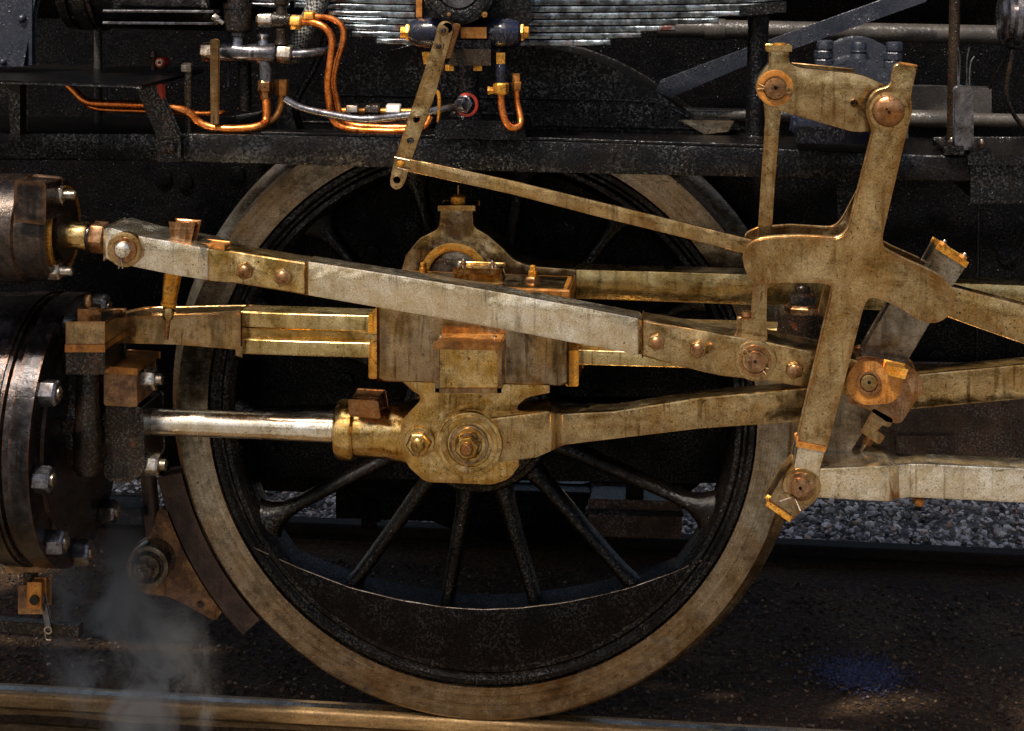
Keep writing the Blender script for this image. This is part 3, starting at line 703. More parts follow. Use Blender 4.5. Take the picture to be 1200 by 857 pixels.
# ================================================================== crosshead with piston rod
ch = thing('crosshead', 'golden steel crosshead block with long polished piston rod', 'crosshead')
Yx = -.47
bar('body', [(442, 331, 447, Yx, -.31), (452, 331.5, 448, Yx, -.31), (656, 339, 453, Yx, -.31), (667, 340, 450, Yx, -.31)], 'brown', ch, 0.006)
bar('top_ledge', [(455, 333, 346, Yx - .01, -.305), (664, 340.5, 356, Yx - .01, -.305), (668, 341, 356, Yx - .01, -.305)], 'rust', ch, 0.003)
plate('web', [(470, 440), (640, 444), (640, 457), (615, 462, 8), (602, 474, 6), (602, 500), (604, 545), (594, 558, 5), (576, 564, 4), (500, 561, 5), (482, 545, 5), (473, 522, 4), (474, 495, 6), (496, 472, 8), (497, 462, 4), (486, 455, 4)], -.445, -.28, 'gold', ch, 0.008)
for x0, y0, x1, y1 in ((432.5, 369, 442, 390), (433, 403, 442, 443), (664, 412, 677, 452)):
    box('bronze_shoe', x0, y0, x1, y1, -.455, -.29, 'brass', ch, 0.003, r=1.5)
obx = box('oil_box', 512, 404, 585, 459, -.555, -.46, 'gold', ch, 0.007, 0.02, r=3)
box('lid', 510, 401, 587.5, 408, -.562, -.455, 'rust', obx, 0.003, 0.02)
for bx0, by0, bx1, by1 in ((510.5, 408, 514, 459), (583.5, 409, 587, 460), (511, 456, 587, 460)):
    box('edge_trim', bx0, by0, bx1, by1, -.559, -.47, 'brown', obx, 0.0015)
disc('drain_plug', 526, 452, -.562, .01, 3, 'gold', obx, 0.001, 12)
disc('dimple', 549, 421, -.557, .006, 1.6, 'rustpin', obx, 0, 10)
for x in (517, 580):
    c = P(x, 401, -.50); hexnut_axis(c - ZP * .004, ZP, .010, .012, obx, 'greasy', endlen=.5)
cap = plate('cap_block', [(535, 319), (584, 321), (586, 326), (590, 338), (530, 336), (533, 325)], -.42, -.345, 'gold', ch, 0.003)
box('cap_lid', 532, 315.5, 586.5, 320, -.428, -.34, 'gold', cap, 0.003, 0.03)
for x, y in ((538, 316), (581, 318), (543, 311), (577, 313)):
    Yb_ = -.42 if y > 315 else -.35
    c = P(x, y, Yb_); hexnut_axis(c - ZP * .003, ZP, .009, .011, cap, 'rustpin', endlen=.6)
for x, y in ((496, 333), (624, 337)):
    c = P(x, y, -.39)
    n_ = hexnut_axis(c - ZP * .006, ZP, .020, .032, ch, 'rustpin', rot=.3, end=0)
    lathe('stud', c + ZP * .026, ZP, [(0, .010), (.012, .010), (.014, .0075), (.024, .0075), (.026, .005)], 'brass', n_, 14)
Yp = Yc
a = P(172, 494, Yp); b = P(474, 505, Yp); L = (b - a).length; sp = S(Yp)
lathe('piston_rod', a, b - a, [(-.25, 15.8 * sp), (L * .46, 16.2 * sp)], 'silver', ch, 40, 0.0)
lathe('piston_rod_end', a + (b - a) * .458, b - a, [(0, 16.3 * sp), (L * .26, 17 * sp), (L * .30, 17 * sp)], 'rod', ch, 40, 0.0)
lathe_px('socket', 412, 503.5, 492, 507, Yp, [(0, 31), (.55, 32.5), (.8, 36), (1, 40)], 'gold', ch, 40)
lathe_px('socket_collar', 394, 503, 418, 504, Yp, [(0, 28), (.10, 34), (.25, 36), (.9, 36), (1, 34)], 'gold', ch, 40)
plate('key', [(409, 469, 2), (442, 471, 2), (445, 490, 2), (410, 487, 2)], -.462, -.36, 'rustpin', ch, 0.005)
disc('gudgeon_washer', 550.5, 521, -.512, .03, 38.5, 'gold', ch, 0.004, 56)
ring('washer_step', 550, 521.5, -.517, .01, 27, 34, 'gold', ch, 0.002, 56)
disc('pin_flange', 549, 522, -.526, .018, 23.5, 'brown', ch, 0.003, 40)
ring('pin_ring', 549, 522, -.532, .012, 15, 20.5, 'gold', ch, 0.002, 40)
hexnut(549, 522, -.526, 15.5, .030, ch, 'gold', end=.52, endmat='rustpin', rot=.25)
lathe('cotter_pin', P(546, 538, -.548), Vector((.1, -.2, -1)), [(0, .003), (.035, .0025)], 'rustpin', ch, 8)
disc('washer', 491, 519, -.458, .018, 18.5, 'gold', ch, 0.003, 32)
hexnut(491.5, 519, -.458, 15.5, .022, ch, 'gold', end=.55, endmat='gold', rot=.1)
lathe('cotter_pin', P(490, 526, -.484), Vector((0, -.2, -1)), [(0, .002), (.022, .0018)], 'rustpin', ch, 6)

# ================================================================== coupling rod with eye and oil cup
cr = thing('coupling_rod', 'yellowed steel coupling rod with round brass lined eye behind the crosshead', 'rod')
eye = [(516, 245), (554, 245), (555, 266, 6), (572, 276), (590, 292, 4), (602, 305, 6), (622, 312, 6), (675, 316), (675, 351), (610, 354), (602, 360), (585, 378), (560, 388), (535, 390), (510, 387), (488, 374), (472, 350), (469, 322), (475, 299), (492, 279), (514, 268, 6)]
wp = [P(x, y, -.20) for x, y in fillet(eye, 5)]
hl = [P(x, y, -.20) for x, y in circ_px(532, 326, 40, n=40)]
make('eye', prism(wp, -.20, -.08, [hl]), 'brown', cr, 0.004)
ring('brass_bush', 532, 326, -.206, .11, 31.5, 41.5, 'bush', cr, 0.002, 48)
disc('crank_pin', 532, 326, -.180, .16, 32.2, 'dull', cr, 0.002, 48)
bar('shank', [(668, 315, 351, -.19, -.10), (676, 315.5, 350.5, -.185, -.10), (887, 322, 358, -.185, -.10), (960, 325, 361, -.185, -.10), (1200, 334, 371, -.185, -.10), (1330, 338, 376, -.185, -.10)], 'bar', cr, 0.004)
box('oil_cup_flange', 514, 242, 556, 246.5, -.21, -.12, 'gold', cr, 0.002)
lathe_px('oil_cup_cap', 537, 243.5, 537, 228, -.165, [(0, 10), (.1, 10), (.12, 8), (.3, 8), (.32, 9.2), (.85, 9.2), (1, 7)], 'brass', cr, 20, 0.001)
lathe_px('oil_cup_pin', 537, 229, 537, 217, -.165, [(0, 1.5), (1, 1.0)], 'rustpin', cr, 8)

# ================================================================== main (connecting) rod
mr = thing('main_rod', 'heavy steel main rod running right from the crosshead pin', 'rod')
bar('shank', [(566, 492, 545, -.495, -.37), (588, 489, 542, -.50, -.37), (628, 484, 537, -.50, -.37), (642, 482, 531, -.495, -.37), (662, 485, 522, -.46, -.38), (720, 482, 515, -.455, -.385), (820, 466, 503, -.455, -.385), (950, 455, 494, -.455, -.385), (1072, 439, 480, -.455, -.385), (1200, 427, 468, -.455, -.385), (1330, 414, 456, -.455, -.385)], 'tan', mr, 0.005, 4)
disc('small_end', 550, 521, -.50, .13, 40, 'gold', mr, 0.004, 56)

# ================================================================== valve rod (long bright rod in front)
vr = thing('valve_rod', 'long bright valve rod sloping across in front of the wheel', 'rod')
bar('shank', [(262, 294, 330, -.66, -.60), (357, 307, 346, -.66, -.60), (361, 306.5, 346.5, -.672, -.60), (560, 338, 381, -.672, -.60), (660, 356, 400, -.672, -.60), (748, 373, 416, -.672, -.60), (753, 376, 416, -.66, -.60), (842, 391, 439, -.66, -.60)], 'rod', vr, 0.0035)
bar('left_splice', [(240, 291, 329, -.69, -.575), (250, 292.5, 330, -.685, -.575), (262, 294, 331, -.676, -.585), (272, 294.5, 331.5, -.671, -.59), (358, 308.5, 346, -.671, -.59)], 'gold', vr, 0.003)
bar('clevis', [(122, 268, 304, -.70, -.56), (130, 267, 307, -.705, -.555), (163, 276.5, 314.5, -.705, -.555), (200, 283, 322, -.705, -.555), (236, 290, 328, -.705, -.555), (245, 291.8, 329.5, -.69, -.575)], 'rod', vr, 0.004)
bar('right_splice', [(752, 375, 418, -.679, -.59), (826, 388, 437, -.679, -.59), (836, 390, 439, -.690, -.585), (846, 392, 441, -.705, -.57), (900, 401, 447, -.705, -.57), (960, 414, 457, -.705, -.57), (1000, 421, 465, -.705, -.57), (1012, 425, 467, -.705, -.57)], 'tan', vr, 0.004, 2)
disc('washer', 145.5, 293, -.722, .02, 21.5, 'tan', vr, 0.003, 40)
disc('inner_washer', 145, 293.5, -.730, .012, 15.5, 'rustpin', vr, 0.002, 32)
disc('pin', 141.5, 294, -.746, .03, 10.5, 'rod', vr, dome=.010, segs=24)
disc('pin_hole', 143.5, 280, -.727, .006, 2.6, 'soot', vr, 0, 10)
for dx in (-2, 2.5): tube('cotter_pin', [(141 + dx * .2, 303, -.735), (141 + dx, 315, -.738)], .9, 'nut', vr, 6, 1)
for x, y, r, Yf in ((288, 317, 11, -.671), (332.5, 324, 11.5, -.671), (769.5, 400, 10.5, -.679), (818, 408, 11, -.679), (930.5, 432.5, 11, -.705)):
    hexnut(x, y, Yf, r, .017, vr, 'tan', end=.66, endmat='rustpin', rot=.35)
disc('washer', 885.5, 423.5, -.718, .018, 24, 'tan', vr, 0.003, 44)
ring('locking_ring', 885, 423.5, -.724, .01, 15, 19, 'rustpin', vr, 0.0015)
disc('pin', 886, 424.5, -.738, .03, 12.5, 'rustpin', vr, 0.003, 28)
disc('pin_hole', 885, 424, -.7395, .004, 2, 'soot', vr, 0, 8)
ring('split_pin_eye', 873, 414, -.73, .006, 2.2, 4.4, 'tan', vr, 0.0008, 14)
tube('cotter_pin', [(893, 430, -.73), (901, 433, -.736)], 1.1, 'tan', vr, 6, 1)
tube('cotter_pin', [(892, 432, -.73), (898, 439, -.736)], 1.1, 'tan', vr, 6, 1)
key = plate('oil_key', [(200, 262), (226, 264), (222, 283), (203, 281)], -.66, -.61, 'rustpin', vr, 0.004)
box('slot_plate', 230, 285, 262, 291, -.66, -.61, 'rust', vr, 0.002, 0.1)
oc = lathe_px('oil_cup', 203, 318, 197.5, 360, -.63, [(0, 12), (.05, 11), (.85, 8.6), (.88, 10), (.95, 10), (1, 8)], 'brass', vr, 24, 0.0)
lathe_px('oil_cup_nut', 197.5, 359, 197, 375, -.63, [(0, 6), (.2, 7.5), (.75, 7.5), (1, 5)], 'gold', oc, 6, 0.001, rot=.2, sharp=25)
lathe_px('oil_cup_screw', 197, 374, 195, 398, -.63, [(0, 3), (1, 2.6)], 'rustpin', oc, 10)
sp_ = thing('valve_spindle', 'short polished brass coloured spindle with lock nut out of the valve chest', 'spindle')
lathe_px('rod', 44, 273, 104, 277, Yv, [(0, 16), (.3, 16), (.32, 17), (.96, 17), (1, 16)], 'gold', sp_, 36)
lathe_px('collar', 102, 277, 108, 277.4, Yv, [(0, 14), (.3, 15), (.7, 15), (1, 14)], 'greasy', sp_, 32)
lathe_px('lock_nut', 107, 277.5, 126, 279, Yv, [(0, 17), (.12, 20), (.88, 20), (1, 17)], 'rustpin', sp_, 6, 0.002, rot=.15, sharp=25)

# ================================================================== lifting arm, hanger link
Lf = -.715
la = thing('lifting_arm', 'flat tan arm plate with two pins above the cross shaped lever', 'lever arm')
arm = [(901, 57), (925, 59), (925, 74, 4), (936, 79.5, 6), (1002, 86.5, 10), (1015, 90, 6), (1058, 109), (1050, 158), (1027, 155), (999, 155, 8), (922, 132.5, 6), (908, 127), (896, 122), (888, 113), (885, 103), (888, 92), (894, 83.5), (901, 75, 3)]
plate('arm_plate', arm, Lf, Lf + .05, 'tan', la, 0.003, holes=[(1001, 121, 4.5)])
plate('back_plate', [(930, 76), (1000, 83), (1010, 120), (930, 110)], Lf + .09, Lf + .12, 'tan', la, 0.003)
box('oil_neck_flange', 899, 54.5, 927, 59.5, Lf - .006, Lf + .056, 'gold', la, 0.002)
lathe_px('oil_cap', 913.5, 56, 913.5, 50.5, Lf + .025, [(0, 8), (.8, 8), (1, 6)], 'brass', la, 18)
ring('pin_collar', 908.5, 103.5, Lf - .008, .012, 13.5, 21, 'rust', la, 0.002, 40)
disc('pin', 908.5, 104, Lf - .016, .03, 12.5, 'rustpin', la, 0.003, 30)
disc('pin_hole', 909, 103, Lf - .0175, .004, 2.2, 'soot', la, 0, 8)
ring('split_pin_eye', 924, 106.5, Lf - .012, .006, 2.0, 4.3, 'tan', la, 0.0008, 14)
tube('cotter_pin', [(888, 98, Lf - .008), (897, 102, Lf - .012)], 1.1, 'tan', la, 6, 1)
tube('cotter_pin', [(888, 105, Lf - .008), (897, 104, Lf - .012)], 1.1, 'tan', la, 6, 1)
hl_ = thing('hanger_link', 'slim upright tan link hanging from the arm plate to the valve rod', 'link')
plate('shank', [(897, 118, 4), (916, 120, 4), (912, 140, 8), (905.5, 220), (901.5, 285), (897, 335), (896, 378, 6), (898, 405), (866, 400), (866, 376), (882, 377, 4), (885, 335), (890, 285), (894, 220), (899.5, 140, 8)], -.665, -.640, 'tan', hl_, 0.004)
lathe_px('oil_cap', 875, 378, 875, 365, -.645, [(0, 8), (.4, 8), (.42, 6), (.6, 6), (.62, 7), (1, 6)], 'rustpin', hl_, 16)

# ================================================================== cross shaped lever (yoke)
yk = thing('cross_lever', 'tall tan cross shaped lever of two cheeks hung on a domed pin', 'lever')
T = [(1053, 78), (1071, 81), (1068, 94), (1064, 113), (1066, 130), (1058.5, 159), (1031.5, 274), (1031, 286), (1036, 296), (1058.5, 308), (1084, 319), (1104, 329), (1114, 341), (1116, 354), (1109, 370), (1093, 377), (1077, 372), (1058.5, 359.5), (1041.5, 351), (1025, 345.5), (1015, 347), (1009, 359), (966, 526), (937, 521), (978, 347), (979, 337), (974, 331), (962, 329), (917, 328), (891, 330.5), (879, 323), (873, 306), (878, 291), (892, 284), (931, 281), (980, 284), (990, 281), (998, 271), (1027, 156), (1020, 134), (1022, 119), (1030, 109), (1044, 105), (1049, 100), (1051, 86)]
Tf = -.775
Tq = fillet([(x, y, 22 if 7 <= k <= 20 or 24 <= k <= 36 else 5) for k, (x, y) in enumerate(T)], 5)
wpT = [P(x, y, Tf) for x, y in Tq]
make('front_cheek', prism(wpT, Tf, Tf + .045), 'tan', yk, 0.006, segs=3)
T2 = [(1022, 225, 6), (1041, 228, 6)] + [(x, y, 5) for x, y in T[6:22]] + [(1000, 395, 5), (967, 390, 5)] + [(x, y, 5) for x, y in T[25:38]]
wp2 = [P(x, y, Tf) for x, y in fillet(T2, 3)]
make('back_cheek', prism(wp2, Tf + .165, Tf + .20), 'tan', yk, 0.004)
for x, y in ((884, 306), (1100, 352)):
    c = P(x, y, Tf); lathe('distance_piece', Vector((c.x, Tf + .04, c.z)), YP, [(0, .018), (.13, .018)], 'tan', yk, 18)
disc('pin_boss', 1042, 131.5, Tf - .003, .03, 23, 'tan', yk, 0.003, 44)
dome = disc('domed_pin', 1042, 131, Tf - .022, .03, 18.5, 'rustpin', yk, dome=.012, segs=36)
disc('center_hole', 1042, 132, Tf - .0235, .004, 1.8, 'soot', dome, 0, 8)
disc('center_hole', 1039, 128, Tf - .0232, .004, 1.2, 'soot', dome, 0, 8)
for k in range(3):
    lathe_px('oil_neck_ring', 1062.5 + k * .6, 84 - k * 3.4, 1063 + k * .6, 81.2 - k * 3.4, Tf + .022, [(0, 10), (.2, 11), (.8, 11), (1, 10)], 'rust', yk, 18)
capb = plate('bearing_cap', [(936, 523, 1), (966, 528.5, 1), (958, 556, 3), (931, 549, 3)], Tf - .004, Tf + .10, 'rod', yk, 0.003)
plate('cap_seam', [(934, 519), (967.5, 525), (966.5, 529), (933.5, 523)], Tf - .008, Tf + .06, 'rust', yk, 0.0015)
lathe_px('oil_plug', 953, 522, 954, 514.5, Tf + .02, [(0, 8), (.5, 8), (.55, 5), (1, 5)], 'rustpin', yk, 16)
plate('lower_eye', [(918, 560, 3), (931, 545, 4), (958, 552, 4), (962, 566, 8), (957, 585, 10), (940, 597, 6), (928, 608, 2), (900, 591, 2)], Tf + .02, Tf + .10, 'brown', yk, 0.004)
plate('tag_edge', [(898, 592), (901, 589), (927, 606), (925, 611)], Tf + .012, Tf + .06, 'brass', yk, 0.0015)
disc('eye_washer', 939.5, 571, Tf - .006, .03, 22, 'tan', yk, 0.003, 40)
disc('inner_washer', 939, 571, Tf - .012, .012, 17, 'rustpin', yk, 0.002, 36)
disc('pin', 938, 572.5, Tf - .026, .03, 11.5, 'rustpin', yk, 0.003, 26)
disc('pin_hole', 938, 572.5, Tf - .0275, .004, 2, 'soot', yk, 0, 8)
ring('split_pin_eye', 945.5, 559, Tf - .016, .006, 1.8, 3.8, 'tan', yk, 0.0008, 14)
tube('cotter_pin', [(930, 583, Tf - .016), (913, 588, Tf - .03)], 1.2, 'nut', yk, 6, 1)
tube('cotter_pin', [(932, 585, Tf - .016), (938, 599, Tf - .03)], 1.2, 'nut', yk, 6, 1)

# ================================================================== slanted link, die block, eccentric rod
sl = thing('slanted_link', 'dark slanted steel link crossing behind the cross shaped lever', 'link')
plate('slab', [(1084, 312), (1114, 333), (1056, 431), (1023, 483), (982, 549), (958, 549), (985, 463), (1016, 407), (1044, 359)], -.655, -.60, 'dull', sl, 0.004)
cp_ = plate('cap', [(1098, 290, 3), (1131, 311, 3), (1113, 338, 2), (1082, 318, 2)], -.665, -.59, 'dull', sl, 0.004)
plate('cap_rim', [(1100, 286.5), (1134, 308), (1131.5, 312.5), (1097.5, 291)], -.67, -.585, 'brass', cp_, 0.002)
for x, y in ((1103.5, 288), (1127, 303)):
    c = P(x, y, -.64); hexnut_axis(c - Vector((.5, 0, .8)) * .004, Vector((.5, 0, .8)), .010, .012, cp_, 'rust', endlen=.4)
db = thing('die_block', 'orange brown pivot block with round disc on the slanted link', 'pivot block')
plate('bracket', [(1010, 420, 6), (1036, 424, 4), (1062, 430, 4), (1074, 439, 3), (1080, 455, 4), (1054, 494, 4), (1040, 492, 3), (1020, 478, 4), (995, 470, 6), (996, 432, 6)], -.70, -.59, 'rustpin', db, 0.005)
plate('round_body', [(x, y) for x, y in circ_px(1018, 449, 24, 75, 300, 26)] + [(1036, 434), (1057, 440, 2), (1056, 458, 4), (1044, 471, 6)], -.735, -.69, 'rust', db, 0.004)
ring('seat_ring', 1018.5, 449, -.741, .01, 10.5, 14, 'rustpin', db, 0.0015)
disc('pin', 1018.5, 449, -.745, .03, 9.5, 'tan', db, 0.003, 26)
disc('pin_hole', 1018.7, 448.5, -.7465, .004, 2.2, 'soot', db, 0, 8)
plate('oil_clip', [(1040, 429), (1063, 434), (1060, 443), (1039, 438)], -.75, -.70, 'brass', db, 0.002)
plate('clip_bar', [(1041, 436), (1061, 441), (1060, 444), (1040, 439)], -.757, -.70, 'brass', db, 0.001)
plate('lower_fork', [(1024, 480, 2), (1046, 492, 3), (1042, 500, 2), (1034, 497, 2), (1026, 505, 2), (1036, 512, 2), (1030, 520, 2), (1010, 506, 2)], -.70, -.62, 'brown', db, 0.004)
lathe_px('fork_bolt', 1020, 512, 1014, 521, -.66, [(0, 7), (.8, 7), (1, 6)], 'rustpin', db, 6, 0.001, sharp=25)
lathe_px('drip_rod', 1017, 516, 1001, 541, -.66, [(0, 3), (.9, 2.6), (1, 2)], 'nut', db, 10)
er = thing('eccentric_rod', 'bright rod running right from the foot of the cross shaped lever', 'rod')
bar('shank', [(944, 549.5, 583, -.765, -.62), (961, 549, 584, -.775, -.62), (1030, 546, 588, -.775, -.62), (1042, 545.5, 588.5, -.768, -.62), (1054, 544.5, 585, -.722, -.63), (1066, 543.5, 583.5, -.712, -.64), (1080, 543.5, 584, -.716, -.64), (1200, 549, 590, -.72, -.64), (1340, 554, 597, -.72, -.64)], 'rod', er, 0.0045, 3)
c = P(1003, 549, -.69); 
lathe('oil_well', Vector((c.x, -.69, c.z - .004)), ZP, [(0, .05), (.010, .05), (.010, .040), (.002, .038), (.002, 0)], 'rust', er, 28)
disc('drain_plug', 1078, 590, -.70, .03, 6, 'rust', er, dome=.01, segs=14)
# radius rod leaving to the right behind the lever
rr = thing('radius_rod', 'tan rod sloping down to the right from the cross lever end', 'rod')
bar('shank', [(1070, 322, 358, -.645, -.60), (1120, 337, 376, -.645, -.60), (1200, 358, 404, -.645, -.60), (1330, 392, 442, -.645, -.60)], 'tan', rr, 0.004)
# stand with big nut seen between lever and hanger
st = thing('slide_bar_yoke', 'black block with large stacked nuts holding the right slide bar end', 'bracket')
plate('block', [(916, 372, 4), (965, 374, 4), (968, 412), (910, 408)], -.42, -.30, 'greasy', st, 0.006)
lathe_px('big_nut', 940, 378, 940, 356, -.36, [(0, 19), (.2, 21), (.85, 21), (1, 17)], 'rustpin', st, 6, 0.002, rot=.3, sharp=25)
lathe_px('lock_nut', 940, 358, 940, 343, -.36, [(0, 15), (.15, 16.5), (.85, 16.5), (1, 13)], 'greasy', st, 6, 0.002, rot=.1, sharp=25)
lathe_px('stud', 940, 345, 940, 334, -.36, [(0, 9), (.8, 9), (1, 7)], 'greasy', st, 16)
plate('column', [(985, 206), (1010, 208), (1006, 262, 6), (1000, 420), (968, 420), (990, 300), (988, 262)], -.34, -.28, 'black', st, 0.006)
box('foot', 930, 398, 1000, 425, -.40, -.26, 'rustpin', st, 0.004, 0.03)

# ================================================================== lubricator, its arm and drive rod
lu = thing('mechanical_lubricator', 'blue black lubricator with brass plugs on a column', 'lubricator')
Yl = -.50
lathe_px('left_bulb', 479, 38, 516, 39, Yl, [(0, 8), (.06, 13), (.3, 17), (.7, 18), (1, 17)], 'blue', lu, 32)
lathe_px('right_bulb', 612, 39, 570, 39, Yl, [(0, 9), (.08, 14), (.35, 17.5), (.8, 18.5), (1, 14)], 'blue', lu, 32)
lathe_px('barrel', 510, 38.5, 576, 39, Yl, [(0, 14), (1, 14)], 'black', lu, 28)
for x0, x1 in ((480, 470), (611, 620)):
    pl_ = lathe_px('brass_plug', x0, 38, x1, 38, Yl, [(0, 11), (.35, 11), (.36, 8), (1, 7.5)], 'brass', lu, 6, 0.001, sharp=25)
box('tank', 490, -50, 618, 26, Yl + .03, Yl + .26, 'black', lu, 0.012, 0.01, r=6)
box('label_plate', 541, 33, 569, 44, Yl - .038, Yl, 'rust', lu, 0.002)
disc('ratchet_housing', 537, -14, Yl - .055, .10, 44, 'black', lu, 0.006, 56)
ring('housing_rim', 537, -14, Yl - .066, .02, 26, 40, 'black', lu, 0.004, 56)
disc('ratchet_cover', 537, -14, Yl - .064, .02, 24, 'conduit', lu, 0.003, 40)
hexnut(527, 17, Yl - .055, 6, .012, lu, 'greasy', end=.5)
hexnut(568, 17, Yl - .052, 4, .010, lu, 'brass', end=.5)
plate('tank_corner', [(488, -10), (494, -10), (494, 20), (488, 20)], Yl + .01, Yl + .05, 'rust', lu, 0.001)
box('neck', 533, 50, 572, 64, Yl - .03, Yl + .09, 'black', lu, 0.006)
box('column_flange', 529, 60, 573, 75, Yl - .05, Yl + .12, 'greasy', lu, 0.004)
for x in (527, 560):
    lathe_px('flange_nut', x, 76, x, 83, Yl - .03, [(0, 6), (1, 6)], 'brass', lu, 6, 0.001, sharp=25)
lathe_px('column', 549, 72, 549, 146, Yl + .05, [(0, 14), (.5, 12), (.8, 15), (1, 24)], 'black', lu, 24)
plate('base', [(515, 143, 3), (610, 145, 3), (614, 162), (510, 160)], Yl + .01, Yl + .22, 'black', lu, 0.005)
plate('side_bracket', [(495, 62), (503, 62), (503, 75), (497, 75)], Yl, Yl + .03, 'brass', lu, 0.001)
fx = P(548, 123, Yl - .02)
lathe('red_ring', fx, Vector((-.3, -1, .1)), [(0, .027), (.006, .027), (.006, .021), (0, .021)], 'red', lu, 32, closed=True)
lathe('union', fx + Vector((0, .02, 0)), Vector((-.3, -1, .1)), [(0, .022), (.03, .022), (.032, .018), (.045, .016), (.05, .010)], 'conduit', lu, 6, 0.001, sharp=25)
outlet = lathe_px('outlet_nut', 587, 62, 587, 75, Yl - .02, [(0, 6), (1, 6)], 'brass', lu, 6, 0.001, sharp=25)
lathe_px('outlet_body', 587, 74, 587, 98, Yl - .02, [(0, 5), (.2, 7), (.5, 7.5), (.8, 6), (1, 6)], 'blue', lu, 18)
lathe_px('union_nut', 587, 97, 587, 111, Yl - .02, [(0, 8), (.15, 9.5), (.85, 9.5), (1, 8)], 'brass', lu, 6, 0.001, rot=.3, sharp=25)
lathe_px('outlet_tee', 572, 106, 582, 106, Yl - .01, [(0, 6), (.3, 5), (1, 4)], 'brass', lu, 6, 0.001, sharp=25)
lathe_px('union_nut', 605, 86, 605, 106, Yl + .02, [(0, 5), (.5, 5), (.52, 7), (1, 6)], 'rust', lu, 6, 0.001, sharp=25)
tube('oil_tube', [(587, 108, Yl - .02), (588, 125, Yl - .02), (592, 142, Yl - .02), (600, 150, Yl - .01), (609, 147, Yl), (610, 138, Yl + .01), (606, 120, Yl + .02), (605, 104, Yl + .02)], 4.2, 'copper', lu, 12)
tube('oil_tube', [(501, 105, Yl + .02), (513, 108, Yl + .02), (515, 125, Yl + .02), (514, 143, Yl + .03)], 2.4, 'brass', lu, 10)

pa = thing('perforated_arm', 'tan flat arm with round holes hanging from the lubricator', 'lever arm')
Ya = -.63
armp = [(513, 30), (517, 25.5), (523, 24.5), (529, 28), (531, 36), (510, 110), (483, 185), (475, 212), (471, 220), (464, 223), (458, 219), (457, 211), (462, 188), (468, 170), (490, 105), (510, 44)]
plate('flat_bar', [(x, y, 3) for x, y in armp], Ya, Ya + .012, 'tan', pa, 0.002, holes=[(488, 140, 4.4), (481, 165, 4.2), (465, 211, 4.4)], fn=3)
plate('back_strap', [(532, 28, 2), (538, 30, 2), (526, 68, 3), (517, 68, 2)], Ya + .013, Ya + .03, 'rustpin', pa, 0.002)
for x, y in ((520.5, 36), (515, 54)):
    hexnut(x, y, Ya, 6.5, .012, pa, 'brown', end=.55, endmat='greasy', rot=.4)
c = P(524, 33, Ya); lathe('pivot', Vector((c.x, Ya, c.z)), YP, [(0, .012), (.12, .012)], 'greasy', pa, 14)
dr = thing('drive_rod', 'thin flat rod from the perforated arm to the cross lever', 'rod')
bar('flat_bar', [(466, 184, 199, Ya - .010, Ya + .0), (505, 191.5, 207, Ya - .010, Ya + .0), (600, 212, 228, Ya - .010, Ya + .002), (700, 236.5, 254, Ya - .010, Ya + .002), (800, 261, 278.5, Ya - .010, Ya + .002), (880, 281, 299, Ya - .010, Ya + .002), (900, 286, 304, Ya - .010, Ya + .002)], 'tan', dr, 0.0015)
hexnut(470, 192, Ya - .010, 5, .012, dr, 'brass', end=.6, endmat='brass')
for a_, b_ in (((462, 184), (480, 188)), ((466, 197), (478, 200))):
    tube('cotter_pin', [(a_[0], a_[1], Ya - .02), (b_[0], b_[1], Ya - .022)], .8, 'nut', dr, 6, 1)

# ================================================================== bearing of the lifting shaft
be = thing('shaft_bearing', 'slate grey shaft bearing cap with stacked nuts behind the arm plate', 'bearing')
def half_ring(name, cx, cy, r0, r1, Yf, Yb, mat, parent):
    pts = circ_px(cx, cy, r1, 185, 355, 22) + list(reversed(circ_px(cx, cy, r0, 185, 355, 22)))
    return plate(name, pts, Yf, Yb, mat, parent, 0.004)
half_ring('upper_cap', 1008, 98, 20, 51, -.36, -.24, 'slate', be)
half_ring('front_cap', 1006, 114, 20, 43, -.52, -.36, 'slate', be)
for x, top in ((967, 47), (1048, 49)):
    lathe_px('upper_nut', x, top + 12, x, top, -.40, [(0, 9), (.15, 10), (.9, 10), (1, 8)], 'slate', be, 6, 0.001, rot=.2, sharp=25)
    lathe_px('middle_nut', x - 2, top + 22, x - 2, top + 12, -.40, [(0, 10), (.15, 11), (.85, 11), (1, 10)], 'slate', be, 6, 0.001, rot=.4, sharp=25)
    lathe_px('lower_nut', x - 2, top + 40, x - 2, top + 22, -.40, [(0, 10), (.1, 11), (.9, 11), (1, 10)], 'slate', be, 6, 0.001, rot=.1, sharp=25)
lathe_px('oil_stud', 1006.5, 74, 1006.5, 49, -.38, [(0, 12), (.35, 10), (.45, 9), (.55, 10), (.6, 9), (.85, 9), (1, 7)], 'slate', be, 20)
plate('pedestal', [(945, 86, 3), (1060, 90, 3), (1062, 160), (935, 160)], -.40, -.26, 'slate', be, 0.006)
plate('base', [(937, 150, 2), (1032, 153, 2), (1036, 168), (934, 166)], -.56, -.30, 'blue', be, 0.004)
c = P(1042, 131, -.70); lathe('shaft', Vector((c.x, -.70, c.z)), YP, [(0, .024), (.5, .024)], 'dull', be, 24)

